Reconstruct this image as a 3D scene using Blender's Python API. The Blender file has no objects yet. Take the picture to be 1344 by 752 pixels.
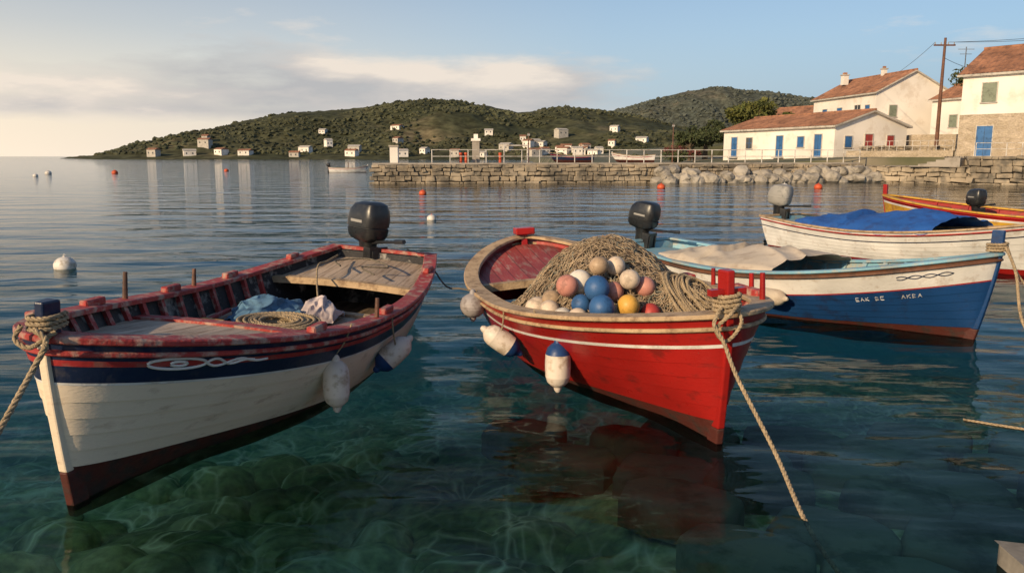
import bpy, math, random, bmesh
import numpy as np
from mathutils import Vector, Matrix, Euler
random.seed(7); RNG=np.random.RandomState(5)
S=bpy.context.scene
S.view_settings.view_transform='Standard'; S.view_settings.look='None'; S.view_settings.exposure=0
COL=S.collection
# ---------------------------------------------------------------- camera
cam=bpy.data.cameras.new('camera'); co=bpy.data.objects.new('camera',cam); COL.objects.link(co)
co.location=(0,0,2.0); co.rotation_euler=(math.radians(90-9.2),0,0)
cam.sensor_width=36; cam.lens=36*1055/1344; cam.clip_end=9000; cam.clip_start=.05
S.camera=co
# ---------------------------------------------------------------- materials
def nt(m):
    m.use_nodes=True; t=m.node_tree; t.nodes.clear(); return t
def N(t,typ,**k):
    n=t.nodes.new(typ)
    for a,b in k.items(): setattr(n,a,b)
    return n
def c4(c): return (c[0],c[1],c[2],1)
def ramp(t,fac,stops):
    r=N(t,'ShaderNodeValToRGB'); el=r.color_ramp.elements
    while len(el)<len(stops): el.new(.5)
    for e,(p,c) in zip(el,stops): e.position=p; e.color=c4(c) if len(c)==3 else c
    t.links.new(fac,r.inputs[0]); return r
def mix(t,f,a,b,mode='MIX'):
    m=N(t,'ShaderNodeMix',data_type='RGBA',blend_type=mode)
    for s,v in ((m.inputs[0],f),(m.inputs[6],a),(m.inputs[7],b)):
        if hasattr(v,'links'): t.links.new(v,s)
        elif isinstance(v,(int,float)): s.default_value=v
        else: s.default_value=c4(v)
    return m.outputs[2]
def mat(name,col,col2=None,scale=5,amt=.5,rough=.5,bump=.15,bscale=30,stretch=(1,1,1),spec=.4,large=.25,planks=None,metal=0):
    """generic weathered surface"""
    m=bpy.data.materials.new(name); t=nt(m); L=t.links.new
    o=N(t,'ShaderNodeOutputMaterial'); p=N(t,'ShaderNodeBsdfPrincipled'); L(p.outputs[0],o.inputs[0])
    tc=N(t,'ShaderNodeTexCoord'); mp=N(t,'ShaderNodeMapping'); mp.inputs['Scale'].default_value=stretch
    L(tc.outputs['Object'],mp.inputs[0])
    n1=N(t,'ShaderNodeTexNoise'); n1.inputs['Scale'].default_value=scale; n1.inputs['Detail'].default_value=5; n1.inputs['Roughness'].default_value=.65
    L(mp.outputs[0],n1.inputs[0])
    r1=ramp(t,n1.outputs[0],[(.62-amt*.3,(0,0,0)),(.72-amt*.2,(1,1,1))])
    c=mix(t,r1.outputs[0],col,col2 or tuple(x*.6 for x in col))
    n2=N(t,'ShaderNodeTexNoise'); n2.inputs['Scale'].default_value=scale*.3; n2.inputs['Detail'].default_value=2
    L(tc.outputs['Object'],n2.inputs[0])
    r2=ramp(t,n2.outputs[0],[(.3,(1-large,)*3),(.7,(1+large*.3,)*3)])
    c=mix(t,1.0,c,r2.outputs[0],'MULTIPLY')
    n3=N(t,'ShaderNodeTexNoise'); n3.inputs['Scale'].default_value=bscale; n3.inputs['Detail'].default_value=3
    L(mp.outputs[0],n3.inputs[0])
    h=n3.outputs[0]
    if planks:
        ax,freq=planks
        sp=N(t,'ShaderNodeSeparateXYZ'); L(tc.outputs['Object'],sp.inputs[0])
        mu=N(t,'ShaderNodeMath',operation='MULTIPLY'); L(sp.outputs[ax],mu.inputs[0]); mu.inputs[1].default_value=freq
        fr=N(t,'ShaderNodeMath',operation='FRACT'); L(mu.outputs[0],fr.inputs[0])
        rr=ramp(t,fr.outputs[0],[(0,(.25,.25,.25)),(.05,(1,1,1)),(.95,(1,1,1)),(1,(.25,.25,.25))])
        c=mix(t,1.0,c,rr.outputs[0],'MULTIPLY')
        fl=N(t,'ShaderNodeMath',operation='FLOOR'); L(mu.outputs[0],fl.inputs[0])
        wn=N(t,'ShaderNodeTexWhiteNoise',noise_dimensions='1D'); L(fl.outputs[0],wn.inputs['W'])
        rw=ramp(t,wn.outputs[0],[(0,(.8,.8,.8)),(1,(1.05,1.05,1.05))])
        c=mix(t,1.0,c,rw.outputs[0],'MULTIPLY')
    L(c,p.inputs['Base Color'])
    rr=ramp(t,n1.outputs[0],[(.3,(rough*.85,)*3),(.7,(min(1,rough*1.3),)*3)]); L(rr.outputs[0],p.inputs['Roughness'])
    p.inputs['Specular IOR Level'].default_value=spec; p.inputs['Metallic'].default_value=metal
    b=N(t,'ShaderNodeBump'); b.inputs['Strength'].default_value=bump; b.inputs['Distance'].default_value=.02
    L(h,b.inputs['Height']); L(b.outputs[0],p.inputs['Normal'])
    return m
def stone_mat(name,scale,col1,col2,mortar,bump=.8,dist=.1,stretch=(1,1,1),dark_base=None,edge=.08):
    m=bpy.data.materials.new(name); t=nt(m); L=t.links.new
    o=N(t,'ShaderNodeOutputMaterial'); p=N(t,'ShaderNodeBsdfPrincipled'); L(p.outputs[0],o.inputs[0])
    tc=N(t,'ShaderNodeTexCoord'); mp=N(t,'ShaderNodeMapping'); mp.inputs['Scale'].default_value=stretch; L(tc.outputs['Object'],mp.inputs[0])
    n0=N(t,'ShaderNodeTexNoise'); n0.inputs['Scale'].default_value=scale*.7; L(mp.outputs[0],n0.inputs[0])
    va=N(t,'ShaderNodeVectorMath',operation='MULTIPLY_ADD'); L(n0.outputs['Color'],va.inputs[0]); va.inputs[1].default_value=(.35/scale,)*3; L(mp.outputs[0],va.inputs[2])
    v=N(t,'ShaderNodeTexVoronoi'); v.inputs['Scale'].default_value=scale; L(va.outputs[0],v.inputs[0])
    e=N(t,'ShaderNodeTexVoronoi',feature='DISTANCE_TO_EDGE'); e.inputs['Scale'].default_value=scale; L(va.outputs[0],e.inputs[0])
    sp=N(t,'ShaderNodeSeparateColor'); L(v.outputs['Color'],sp.inputs[0])
    c=mix(t,sp.outputs[0],col1,col2)
    n=N(t,'ShaderNodeTexNoise'); n.inputs['Scale'].default_value=scale*5; n.inputs['Detail'].default_value=3; L(mp.outputs[0],n.inputs[0])
    r=ramp(t,n.outputs[0],[(.3,(.6,.6,.6)),(.7,(1.1,1.1,1.1))]); c=mix(t,1.0,c,r.outputs[0],'MULTIPLY')
    re=ramp(t,e.outputs[0],[(0,(0,0,0)),(edge,(1,1,1))]); c=mix(t,re.outputs[0],mortar,c)
    if dark_base:
        g=N(t,'ShaderNodeNewGeometry'); s2=N(t,'ShaderNodeSeparateXYZ'); L(g.outputs['Position'],s2.inputs[0])
        rz=ramp(t,s2.outputs[2],[(dark_base[0],(.3,.28,.25)),(dark_base[1],(1,1,1))]); c=mix(t,1.0,c,rz.outputs[0],'MULTIPLY')
    L(c,p.inputs['Base Color']); p.inputs['Roughness'].default_value=.9
    ad=N(t,'ShaderNodeMath',operation='MULTIPLY_ADD'); L(n.outputs[0],ad.inputs[0]); ad.inputs[1].default_value=.3; L(re.outputs[0],ad.inputs[2])
    b=N(t,'ShaderNodeBump'); b.inputs['Strength'].default_value=bump; b.inputs['Distance'].default_value=dist; L(ad.outputs[0],b.inputs['Height']); L(b.outputs[0],p.inputs['Normal'])
    return m
cream=mat('cream_paint',(.78,.65,.49),(.6,.47,.34),4,.2,.42,.12,stretch=(1,1,3),large=.15)
navy=mat('navy_paint',(.012,.022,.06),(.05,.05,.07),7,.25,.38,.12)
redp=mat('red_paint',(.33,.014,.011),(.19,.013,.01),5,.25,.3,.1,stretch=(1,1,2))
redworn=mat('worn_red_paint',(.36,.04,.035),(.42,.28,.22),9,.46,.6,.35)
redstripe=mat('red_stripe',(.38,.03,.03),(.3,.1,.08),8,.4,.5,.15)
maroon=mat('antifouling',(.085,.02,.014),(.04,.025,.02),6,.5,.6,.25)
whitep=mat('white_paint',(.74,.72,.68),(.58,.52,.46),7,.25,.4,.15)
bluep=mat('blue_paint',(.01,.05,.16),(.012,.03,.09),5,.35,.35,.12)
lblue=mat('light_blue_paint',(.2,.4,.5),(.35,.38,.36),7,.5,.5,.2)
teal=mat('teal_paint',(.1,.28,.3),(.3,.3,.27),8,.5,.6,.2)
capwood=mat('weathered_wood',(.48,.34,.2),(.26,.17,.1),8,.45,.65,.35,stretch=(1,1,1))
deckw=mat('deck_boards',(.56,.43,.31),(.36,.26,.18),6,.45,.6,.25,stretch=(.4,3,1),planks=(1,7.5))
deckred=mat('red_deck',(.35,.06,.05),(.38,.2,.17),7,.4,.55,.2,stretch=(.5,2,1),planks=(1,6))
floorw=mat('floor_boards',(.2,.15,.11),(.1,.08,.06),6,.5,.7,.3,stretch=(.4,3,1),planks=(1,6))
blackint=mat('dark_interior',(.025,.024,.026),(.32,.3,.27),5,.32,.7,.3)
brown=mat('brown_wood',(.16,.07,.04),(.09,.05,.035),7,.5,.55,.3)
yellow=mat('yellow_paint',(.6,.34,.04),(.4,.2,.05),7,.4,.45,.15)
redint=mat('red_interior',(.34,.03,.025),(.2,.04,.03),6,.4,.5,.2)
ropem=mat('rope',(.42,.32,.2),(.24,.18,.11),60,.5,.9,.5,200)
roped=mat('dark_rope',(.2,.17,.13),(.1,.085,.06),60,.5,.9,.5,200)
netm=mat('net_tan',(.42,.32,.21),(.24,.17,.11),14,.5,.95,.2,90)
netg=mat('net_grey_green',(.26,.26,.21),(.14,.15,.12),14,.6,.95,.2,90)
netbase=mat('net_mass',(.12,.09,.06),(.06,.05,.035),20,.5,.95,1,90)
black=mat('black_plastic',(.02,.021,.023),(.035,.035,.035),10,.3,.3,.05,spec=.5)
greypl=mat('grey_plastic',(.3,.29,.27),(.2,.2,.19),10,.3,.45,.05)
metal=mat('metal',(.35,.35,.35),(.2,.17,.14),10,.4,.4,.1,metal=.7)
railm=mat('painted_rail',(.6,.57,.52),(.35,.28,.22),3,.4,.6,.1)
fendw=mat('fender_white',(.66,.58,.49),(.42,.33,.24),9,.45,.5,.12)
fendb=mat('fender_blue',(.012,.05,.17),(.03,.05,.1),9,.4,.45,.12)
fendg=mat('fender_grey',(.34,.31,.3),(.2,.17,.16),9,.5,.6,.2)
canvas=mat('canvas',(.55,.47,.37),(.43,.35,.27),5,.4,.9,.25,60)
bluetarp=mat('blue_tarp',(.02,.1,.36),(.02,.07,.25),5,.4,.6,.25,60)
clothb=mat('blue_cloth',(.09,.19,.3),(.06,.12,.19),8,.4,.9,.3)
clothp=mat('pale_cloth',(.5,.42,.4),(.36,.29,.28),8,.4,.9,.3)
plaster=mat('white_plaster',(.82,.76,.68),(.7,.62,.53),.6,.3,.9,.2,8)
trimm=mat('trim_stone',(.5,.46,.4),None,4,.3,.8)
glassm=mat('window_glass',(.05,.06,.07),(.03,.03,.03),2,.3,.1,.02,spec=.6)
bluedoor=mat('blue_door',(.04,.14,.34),None,4,.3,.5); reddoor=mat('red_door',(.36,.05,.04),None,4,.3,.5)
greensh=mat('green_shutter',(.2,.23,.17),None,4,.3,.6)
tilem=mat('roof_tiles',(.38,.18,.1),(.22,.11,.07),2.2,.55,.85,.6,9,stretch=(1,1,1),large=.4)
concrete=mat('concrete',(.36,.32,.27),(.25,.22,.18),1.2,.4,.9,.3,12)
bark=mat('bark',(.12,.09,.06),None,8,.5,.9,.5)
leaf=mat('olive_leaves',(.07,.085,.03),(.035,.05,.018),1.2,.6,.8,.1); leaf2=mat('bright_leaves',(.14,.14,.03),(.06,.08,.02),1.2,.6,.8,.1)
redleaf=mat('bougainvillea',(.2,.05,.05),(.08,.07,.03),2,.6,.8,.1)
rockm=mat('boulder_rock',(.38,.34,.28),(.2,.18,.15),1.5,.5,.9,.6,6)
quaystone=stone_mat('quay_stone',.9,(.3,.25,.19),(.46,.4,.31),(.09,.075,.06),dark_base=(.05,.5),stretch=(.75,.75,1.5))
housestone=stone_mat('house_stone',1.7,(.36,.29,.2),(.52,.43,.32),(.4,.33,.25),bump=.5,dist=.04,stretch=(.8,.8,1.5))
ball_mats=[mat('float_'+n,c,None,12,.35,.5,.1) for n,c in (('red',(.42,.05,.04)),('orange_yellow',(.6,.33,.06)),('blue',(.03,.1,.25)),('cream',(.6,.48,.36)),('pink',(.5,.22,.17)),('tan',(.38,.27,.17)),('white',(.65,.6,.52)))]
# ---------------------------------------------------------------- mesh builder
class MB:
    def __init__(s): s.v=[];s.f=[];s.m=[];s.mats=[]
    def mi(s,m):
        if m not in s.mats: s.mats.append(m)
        return s.mats.index(m)
    def add(s,vs,fs,m):
        k=len(s.v); i=s.mi(m); s.v+= [tuple(v) for v in vs]
        for f in fs: s.f.append([k+a for a in f]); s.m.append(i)
    def box(s,c,h,m,rot=None):
        vs=[]
        for x in(-1,1):
            for y in(-1,1):
                for z in(-1,1):
                    p=Vector((x*h[0],y*h[1],z*h[2]))
                    if rot is not None: p=rot@p
                    vs.append(p+Vector(c))
        s.add(vs,[(0,1,3,2),(4,6,7,5),(0,4,5,1),(2,3,7,6),(0,2,6,4),(1,5,7,3)],m)
    def grid(s,P,m,closeu=False,closev=False):
        nu=len(P);nv=len(P[0]);vs=[p for r in P for p in r];fs=[]
        for i in range(nu if closeu else nu-1):
            for j in range(nv if closev else nv-1):
                a=i;b=(i+1)%nu;c=j;d=(j+1)%nv
                fs.append((a*nv+c,b*nv+c,b*nv+d,a*nv+d))
        s.add(vs,fs,m)
    def loft(s,secs,m,cap=True):
        s.grid(secs,m,closev=True)
        if cap:
            n=len(secs[0]); k=len(s.v)-n*len(secs); i=s.mi(m)
            s.f.append([k+a for a in range(n)][::-1]); s.m.append(i)
            k2=len(s.v)-n; s.f.append([k2+a for a in range(n)]); s.m.append(i)
    def tube(s,pts,rad,m,n=10):
        secs=[]
        for i,p in enumerate(pts):
            p=Vector(p); a=Vector(pts[max(0,i-1)]); b=Vector(pts[min(len(pts)-1,i+1)])
            d=(b-a).normalized(); up=Vector((0,0,1)) if abs(d.z)<.9 else Vector((1,0,0))
            x=d.cross(up).normalized(); y=d.cross(x)
            r=rad[i] if isinstance(rad,(list,tuple)) else rad
            secs.append([p+x*math.cos(2*math.pi*k/n)*r+y*math.sin(2*math.pi*k/n)*r for k in range(n)])
        s.loft(secs,m)
    def build(s,name,parent=None,smooth=True,mods=None,angle=35):
        me=bpy.data.meshes.new(name); me.from_pydata(s.v,[],s.f); 
        for m in s.mats: me.materials.append(m)
        me.polygons.foreach_set('material_index',s.m); me.validate(); me.update()
        o=bpy.data.objects.new(name,me); COL.objects.link(o)
        b=bmesh.new(); b.from_mesh(me)
        bmesh.ops.recalc_face_normals(b,faces=b.faces); b.to_mesh(me); b.free()
        if smooth:
            me.shade_smooth()
            try: me.set_sharp_from_angle(angle=math.radians(angle))
            except Exception: pass
        if parent: o.parent=parent
        return o
def empty(name,loc,rz=0,rx=0,ry=0):
    o=bpy.data.objects.new(name,None); COL.objects.link(o); o.location=loc; o.rotation_euler=(rx,ry,rz); o.empty_display_size=.2; return o
def smooth_path(pts,n=12):
    pts=[Vector(p) for p in pts]; P=[pts[0]*2-pts[1]]+pts+[pts[-1]*2-pts[-2]]; out=[]
    for i in range(1,len(P)-2):
        a,b,c,d=P[i-1:i+3]
        for k in range(n):
            t=k/n
            out.append(.5*((2*b)+(c-a)*t+(2*a-5*b+4*c-d)*t*t+(3*b-a-3*c+d)*t**3))
    out.append(pts[-1]); return out
def curve(name,paths,r,m,parent=None,res=2):
    c=bpy.data.curves.new(name,'CURVE'); c.dimensions='3D'; c.bevel_depth=r; c.bevel_resolution=res; c.materials.append(m)
    for p in paths:
        s=c.splines.new('POLY'); s.points.add(len(p)-1)
        for q,v in zip(s.points,p): q.co=(v[0],v[1],v[2],1)
    o=bpy.data.objects.new(name,c); COL.objects.link(o)
    if parent: o.parent=parent
    return o
def resample(p,step):
    d=[0]
    for a,b in zip(p,p[1:]): d.append(d[-1]+(b-a).length)
    n=max(2,int(d[-1]/step)); out=[];j=0
    for i in range(n+1):
        t=d[-1]*i/n
        while j<len(d)-2 and d[j+1]<t: j+=1
        f=(t-d[j])/max(1e-6,d[j+1]-d[j]); out.append(p[j].lerp(p[j+1],min(1,f)))
    return out
def rope(name,pts,r,m=None,parent=None,twist=True):
    m=m or ropem
    p=resample(smooth_path(pts,16),r*.8)
    if not twist: return curve(name,[p],r,m,parent)
    strands=[[],[],[]]
    for i,q in enumerate(p):
        d=(p[min(i+1,len(p)-1)]-p[max(i-1,0)]).normalized(); up=Vector((0,0,1)) if abs(d.z)<.95 else Vector((0,1,0))
        x=d.cross(up).normalized(); y=d.cross(x)
        for k in range(3):
            a=i*.8*r/(r*7)*2*math.pi+k*2.094
            strands[k].append(q+(x*math.cos(a)+y*math.sin(a))*r*.52)
    return curve(name,strands,r*.56,m,parent,1)
def vn(x,y,seed=0):
    xi=np.floor(x).astype(np.int64); yi=np.floor(y).astype(np.int64); xf=x-xi; yf=y-yi
    def h(a,b):
        n=(a*374761393+b*668265263+seed*1442695041)&0x7fffffff
        n=((n^(n>>13))*1274126177)&0x7fffffff
        return ((n^(n>>16))&0xffff)/65535.
    u=xf*xf*(3-2*xf); v=yf*yf*(3-2*yf)
    return (h(xi,yi)*(1-u)+h(xi+1,yi)*u)*(1-v)+(h(xi,yi+1)*(1-u)+h(xi+1,yi+1)*u)*v
def fbm(x,y,o=5,seed=0):
    r=0;a=.5
    for i in range(o): r=r+a*vn(x*2**i+i*17.3,y*2**i+i*9.1,seed+i); a*=.5
    return r
def npgrid(name,X,Y,Z,m):
    nu,nv=X.shape; v=np.stack([X,Y,Z],-1).reshape(-1,3)
    i=np.arange(nu*nv).reshape(nu,nv); q=np.stack([i[:-1,:-1],i[1:,:-1],i[1:,1:],i[:-1,1:]],-1).reshape(-1,4)
    me=bpy.data.meshes.new(name); me.vertices.add(len(v)); me.vertices.foreach_set('co',v.ravel())
    me.loops.add(q.size); me.loops.foreach_set('vertex_index',q.ravel().astype(np.int32))
    me.polygons.add(len(q)); me.polygons.foreach_set('loop_start',np.arange(0,q.size,4,dtype=np.int32)); me.polygons.foreach_set('loop_total',np.full(len(q),4,dtype=np.int32))
    me.update(calc_edges=True); me.materials.append(m); me.shade_smooth()
    o=bpy.data.objects.new(name,me); COL.objects.link(o); return o
def multi_ico(name,items,m,sub=1,noise=.25,parent=None,smooth=False):
    b=bmesh.new(); bmesh.ops.create_icosphere(b,subdivisions=sub,radius=1); bv=np.array([v.co[:] for v in b.verts]); bf=np.array([[v.index for v in f.verts] for f in b.faces]); b.free()
    V=[];F=[]
    for k,it in enumerate(items):
        n=1+noise*(RNG.rand(len(bv),1)-.5)*2; a=RNG.rand()*6.28
        q=bv*n*np.array(it[3:6]); R=np.array([[math.cos(a),-math.sin(a),0],[math.sin(a),math.cos(a),0],[0,0,1]])
        V.append(q@R.T+np.array(it[:3])); F.append(bf+k*len(bv))
    V=np.concatenate(V);F=np.concatenate(F)
    me=bpy.data.meshes.new(name); me.vertices.add(len(V)); me.vertices.foreach_set('co',V.ravel())
    me.loops.add(F.size); me.loops.foreach_set('vertex_index',F.ravel().astype(np.int32)); me.polygons.add(len(F))
    me.polygons.foreach_set('loop_start',np.arange(0,F.size,3,dtype=np.int32)); me.polygons.foreach_set('loop_total',np.full(len(F),3,dtype=np.int32)); me.update(calc_edges=True); me.materials.append(m)
    if smooth: me.shade_smooth()
    else: me.shade_flat()
    o=bpy.data.objects.new(name,me); COL.objects.link(o)
    if parent:o.parent=parent
    return o
# ---------------------------------------------------------------- light & sky
SD=Vector((-.66,-.75,0)).normalized(); EL=math.radians(22)
sd=Vector((SD.x*math.cos(EL),SD.y*math.cos(EL),math.sin(EL)))
sl=bpy.data.lights.new('sun','SUN'); sl.energy=5.0; sl.angle=math.radians(.5); sl.color=(1,.75,.46)
so=bpy.data.objects.new('sun',sl); COL.objects.link(so); so.rotation_euler=sd.to_track_quat('Z','Y').to_euler()
W=bpy.data.worlds.new('World'); S.world=W; W.use_nodes=True; t=W.node_tree; t.nodes.clear(); L=t.links.new
wo=N(t,'ShaderNodeOutputWorld'); bg=N(t,'ShaderNodeBackground'); bg.inputs[1].default_value=.12; L(bg.outputs[0],wo.inputs[0])
sk=N(t,'ShaderNodeTexSky',sky_type='NISHITA'); sk.sun_disc=False; sk.sun_elevation=EL; sk.sun_rotation=math.atan2(sd.x,sd.y); sk.dust_density=.8; sk.air_density=1.0; sk.ozone_density=2.5
tc=N(t,'ShaderNodeTexCoord'); mp=N(t,'ShaderNodeMapping'); mp.inputs['Scale'].default_value=(1,1,4.2); L(tc.outputs['Generated'],mp.inputs[0])
n1=N(t,'ShaderNodeTexNoise'); n1.inputs['Scale'].default_value=3.6; n1.inputs['Detail'].default_value=7; n1.inputs['Roughness'].default_value=.58; L(mp.outputs[0],n1.inputs[0])
sp=N(t,'ShaderNodeSeparateXYZ'); L(tc.outputs['Generated'],sp.inputs[0])
hz=ramp(t,sp.outputs[2],[(0,(.95,.95,.95)),(.05,(.8,.8,.8)),(.14,(.4,.4,.4)),(.3,(0,0,0))])
hm_=N(t,'ShaderNodeMapRange'); L(sp.outputs[0],hm_.inputs[0]); hm_.inputs[1].default_value=-.6; hm_.inputs[2].default_value=.55
hc=ramp(t,hm_.outputs[0],[(0,(9.4,7.8,6.0)),(.3,(7.0,6.3,5.5)),(.62,(3.7,4.4,5.2)),(1,(2.2,3.3,4.7))])
base_sky=mix(t,hz.outputs[0],sk.outputs[0],hc.outputs[0])
band=ramp(t,sp.outputs[2],[(.03,(0,0,0)),(.05,(1,1,1)),(.095,(1,1,1)),(.14,(0,0,0))])
mr=N(t,'ShaderNodeMapRange'); L(sp.outputs[0],mr.inputs[0]); mr.inputs[1].default_value=.05; mr.inputs[2].default_value=.24; mr.inputs[3].default_value=.33; mr.inputs[4].default_value=0
mm=N(t,'ShaderNodeMath',operation='MULTIPLY'); L(band.outputs[0],mm.inputs[0]); L(mr.outputs[0],mm.inputs[1])
ad=N(t,'ShaderNodeMath',operation='ADD'); L(n1.outputs[0],ad.inputs[0]); L(mm.outputs[0],ad.inputs[1])
cm=ramp(t,ad.outputs[0],[(.62,(0,0,0)),(.82,(.92,.92,.92))])
mp2=N(t,'ShaderNodeMapping'); mp2.inputs['Scale'].default_value=(1,1,4.2); mp2.inputs['Location'].default_value=(.03,.05,.09); L(tc.outputs['Generated'],mp2.inputs[0])
n2=N(t,'ShaderNodeTexNoise'); n2.inputs['Scale'].default_value=3.6; n2.inputs['Detail'].default_value=7; L(mp2.outputs[0],n2.inputs[0])
df=N(t,'ShaderNodeMath',operation='SUBTRACT'); L(n1.outputs[0],df.inputs[0]); L(n2.outputs[0],df.inputs[1])
da=N(t,'ShaderNodeMath',operation='MULTIPLY_ADD'); L(df.outputs[0],da.inputs[0]); da.inputs[1].default_value=2.4; da.inputs[2].default_value=.5
cc=ramp(t,da.outputs[0],[(.2,(4.0,4.0,4.1)),(.5,(5.1,4.8,4.6)),(.85,(7.4,6.5,5.6))])
L(mix(t,cm.outputs[0],base_sky,cc.outputs[0]),bg.inputs[0])
# ---------------------------------------------------------------- water
def graded(lo,hi,step,end_lo,end_hi,g=1.07):
    c=list(np.arange(lo,hi,step)); s=step;x=c[-1]
    while x<end_hi: s*=g; x+=s; c.append(x)
    s=step;x=c[0];pre=[]
    while x>end_lo: s*=g; x-=s; pre.append(x)
    return np.array(pre[::-1]+c)
xs=graded(-5,7,.07,-5000,5000,1.08); ys=graded(2.6,12,.07,-60,6500,1.045)
X,Y=np.meshgrid(xs,ys,indexing='ij'); sx=np.gradient(xs)[:,None]; sy=np.gradient(ys)[None,:]; spc=np.maximum(sx,sy)
Z=np.zeros_like(X)
for i in range(34):
    lam=.34*(3.2/.34)**(i/33.); a=RNG.normal(math.pi/2+.25,.8); k=2*math.pi/lam
    amp=lam*.0016*(1.15 if lam<1.4 else .8)
    Z+=amp*np.sin(k*(X*math.cos(a)+Y*math.sin(a))+RNG.rand()*6.28+1.2*vn(X/lam/5,Y/lam/5,i))*np.clip(lam/(4*spc)-.6,0,1)
wm=bpy.data.materials.new('sea_water'); t=nt(wm); L=t.links.new
o=N(t,'ShaderNodeOutputMaterial'); tc=N(t,'ShaderNodeTexCoord')
def wave(scale,st,det=3):
    mp=N(t,'ShaderNodeMapping'); mp.inputs['Scale'].default_value=st; mp.inputs['Rotation'].default_value=(0,0,.15); L(tc.outputs['Object'],mp.inputs[0])
    n=N(t,'ShaderNodeTexNoise'); n.inputs['Scale'].default_value=scale; n.inputs['Detail'].default_value=det; L(mp.outputs[0],n.inputs[0]); return n.outputs[0]
w1=wave(2.2,(.6,1.6,1),3); w2=wave(.45,(.5,1.3,1),4)
b1=N(t,'ShaderNodeBump'); b1.inputs['Strength'].default_value=.25; b1.inputs['Distance'].default_value=.045; L(w1,b1.inputs['Height'])
b2=N(t,'ShaderNodeBump'); b2.inputs['Strength'].default_value=.7; b2.inputs['Distance'].default_value=.28; L(w2,b2.inputs['Height']); L(b1.outputs[0],b2.inputs['Normal'])
gl=N(t,'ShaderNodeBsdfGlossy'); gl.inputs['Roughness'].default_value=.04; L(b2.outputs[0],gl.inputs['Normal'])
WT=(.69,.97,.87,1)
rf=N(t,'ShaderNodeBsdfRefraction'); rf.inputs['IOR'].default_value=1.2; rf.inputs['Roughness'].default_value=0; rf.inputs['Color'].default_value=WT
tp=N(t,'ShaderNodeBsdfTransparent'); tp.inputs['Color'].default_value=WT
mt_=N(t,'ShaderNodeMixShader'); mt_.inputs[0].default_value=.88; L(rf.outputs[0],mt_.inputs[1]); L(tp.outputs[0],mt_.inputs[2])
fr=N(t,'ShaderNodeFresnel'); fr.inputs['IOR'].default_value=1.27; L(b1.outputs[0],fr.inputs['Normal'])
pw=N(t,'ShaderNodeMath',operation='POWER'); L(fr.outputs[0],pw.inputs[0]); pw.inputs[1].default_value=1.3
ms=N(t,'ShaderNodeMixShader'); L(pw.outputs[0],ms.inputs[0]); L(mt_.outputs[0],ms.inputs[1]); L(gl.outputs[0],ms.inputs[2]); L(ms.outputs[0],o.inputs[0])
water=npgrid('sea_water',X,Y,Z,wm)
# ---------------------------------------------------------------- seabed
xs=graded(-9,9,.09,-5200,5200,1.12); ys=graded(1,16,.09,-80,6800,1.1); X,Y=np.meshgrid(xs,ys,indexing='ij')
base=-(.75+.16*np.clip(Y-4,0,20)+.05*np.clip(-X,0,10))-3*np.clip((Y-25)/60,0,1)
shelf=1/(1+np.exp(-(X-.4-.35*(6.2-Y))*4))*(1/(1+np.exp((Y-7.0)*3)))
base=base*(1-shelf)+(-.62)*shelf
cell=np.abs(fbm(X*1.6,Y*1.6,4,3)-.48)
Z=base+.5*(fbm(X*.7,Y*.7,4,9)-.5)*(1-shelf*.8)-np.exp(-cell*26)*.12*(1-shelf)
Z=np.minimum(Z,-.25)
sb=bpy.data.materials.new('seabed'); t=nt(sb); L=t.links.new
o=N(t,'ShaderNodeOutputMaterial'); p=N(t,'ShaderNodeBsdfPrincipled'); L(p.outputs[0],o.inputs[0]); tc=N(t,'ShaderNodeTexCoord')
n=N(t,'ShaderNodeTexNoise'); n.inputs['Scale'].default_value=1.0; n.inputs['Detail'].default_value=6; n.inputs['Roughness'].default_value=.6; L(tc.outputs['Object'],n.inputs[0])
r=ramp(t,n.outputs[0],[(.34,(.06,.1,.03)),(.46,(.22,.29,.1)),(.56,(.4,.45,.2)),(.68,(.55,.56,.3))])
n2=N(t,'ShaderNodeTexNoise'); n2.inputs['Scale'].default_value=9; n2.inputs['Detail'].default_value=5; L(tc.outputs['Object'],n2.inputs[0])
r2=ramp(t,n2.outputs[0],[(.3,(.45,.45,.45)),(.7,(1.2,1.2,1.2))])
c=mix(t,1.0,r.outputs[0],r2.outputs[0],'MULTIPLY')
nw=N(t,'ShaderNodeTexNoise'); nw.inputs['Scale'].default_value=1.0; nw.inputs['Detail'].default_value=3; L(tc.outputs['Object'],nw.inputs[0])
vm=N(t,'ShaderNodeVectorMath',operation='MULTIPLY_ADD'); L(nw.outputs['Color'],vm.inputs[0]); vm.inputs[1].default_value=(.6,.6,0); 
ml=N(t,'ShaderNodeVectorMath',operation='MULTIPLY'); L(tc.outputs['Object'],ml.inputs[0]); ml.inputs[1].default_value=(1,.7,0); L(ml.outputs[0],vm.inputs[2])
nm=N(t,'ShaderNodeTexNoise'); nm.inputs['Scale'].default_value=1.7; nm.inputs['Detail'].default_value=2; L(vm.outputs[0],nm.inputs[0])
rm=ramp(t,nm.outputs[0],[(.36,(.05,.05,.05)),(.6,(1,1,1))])
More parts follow.
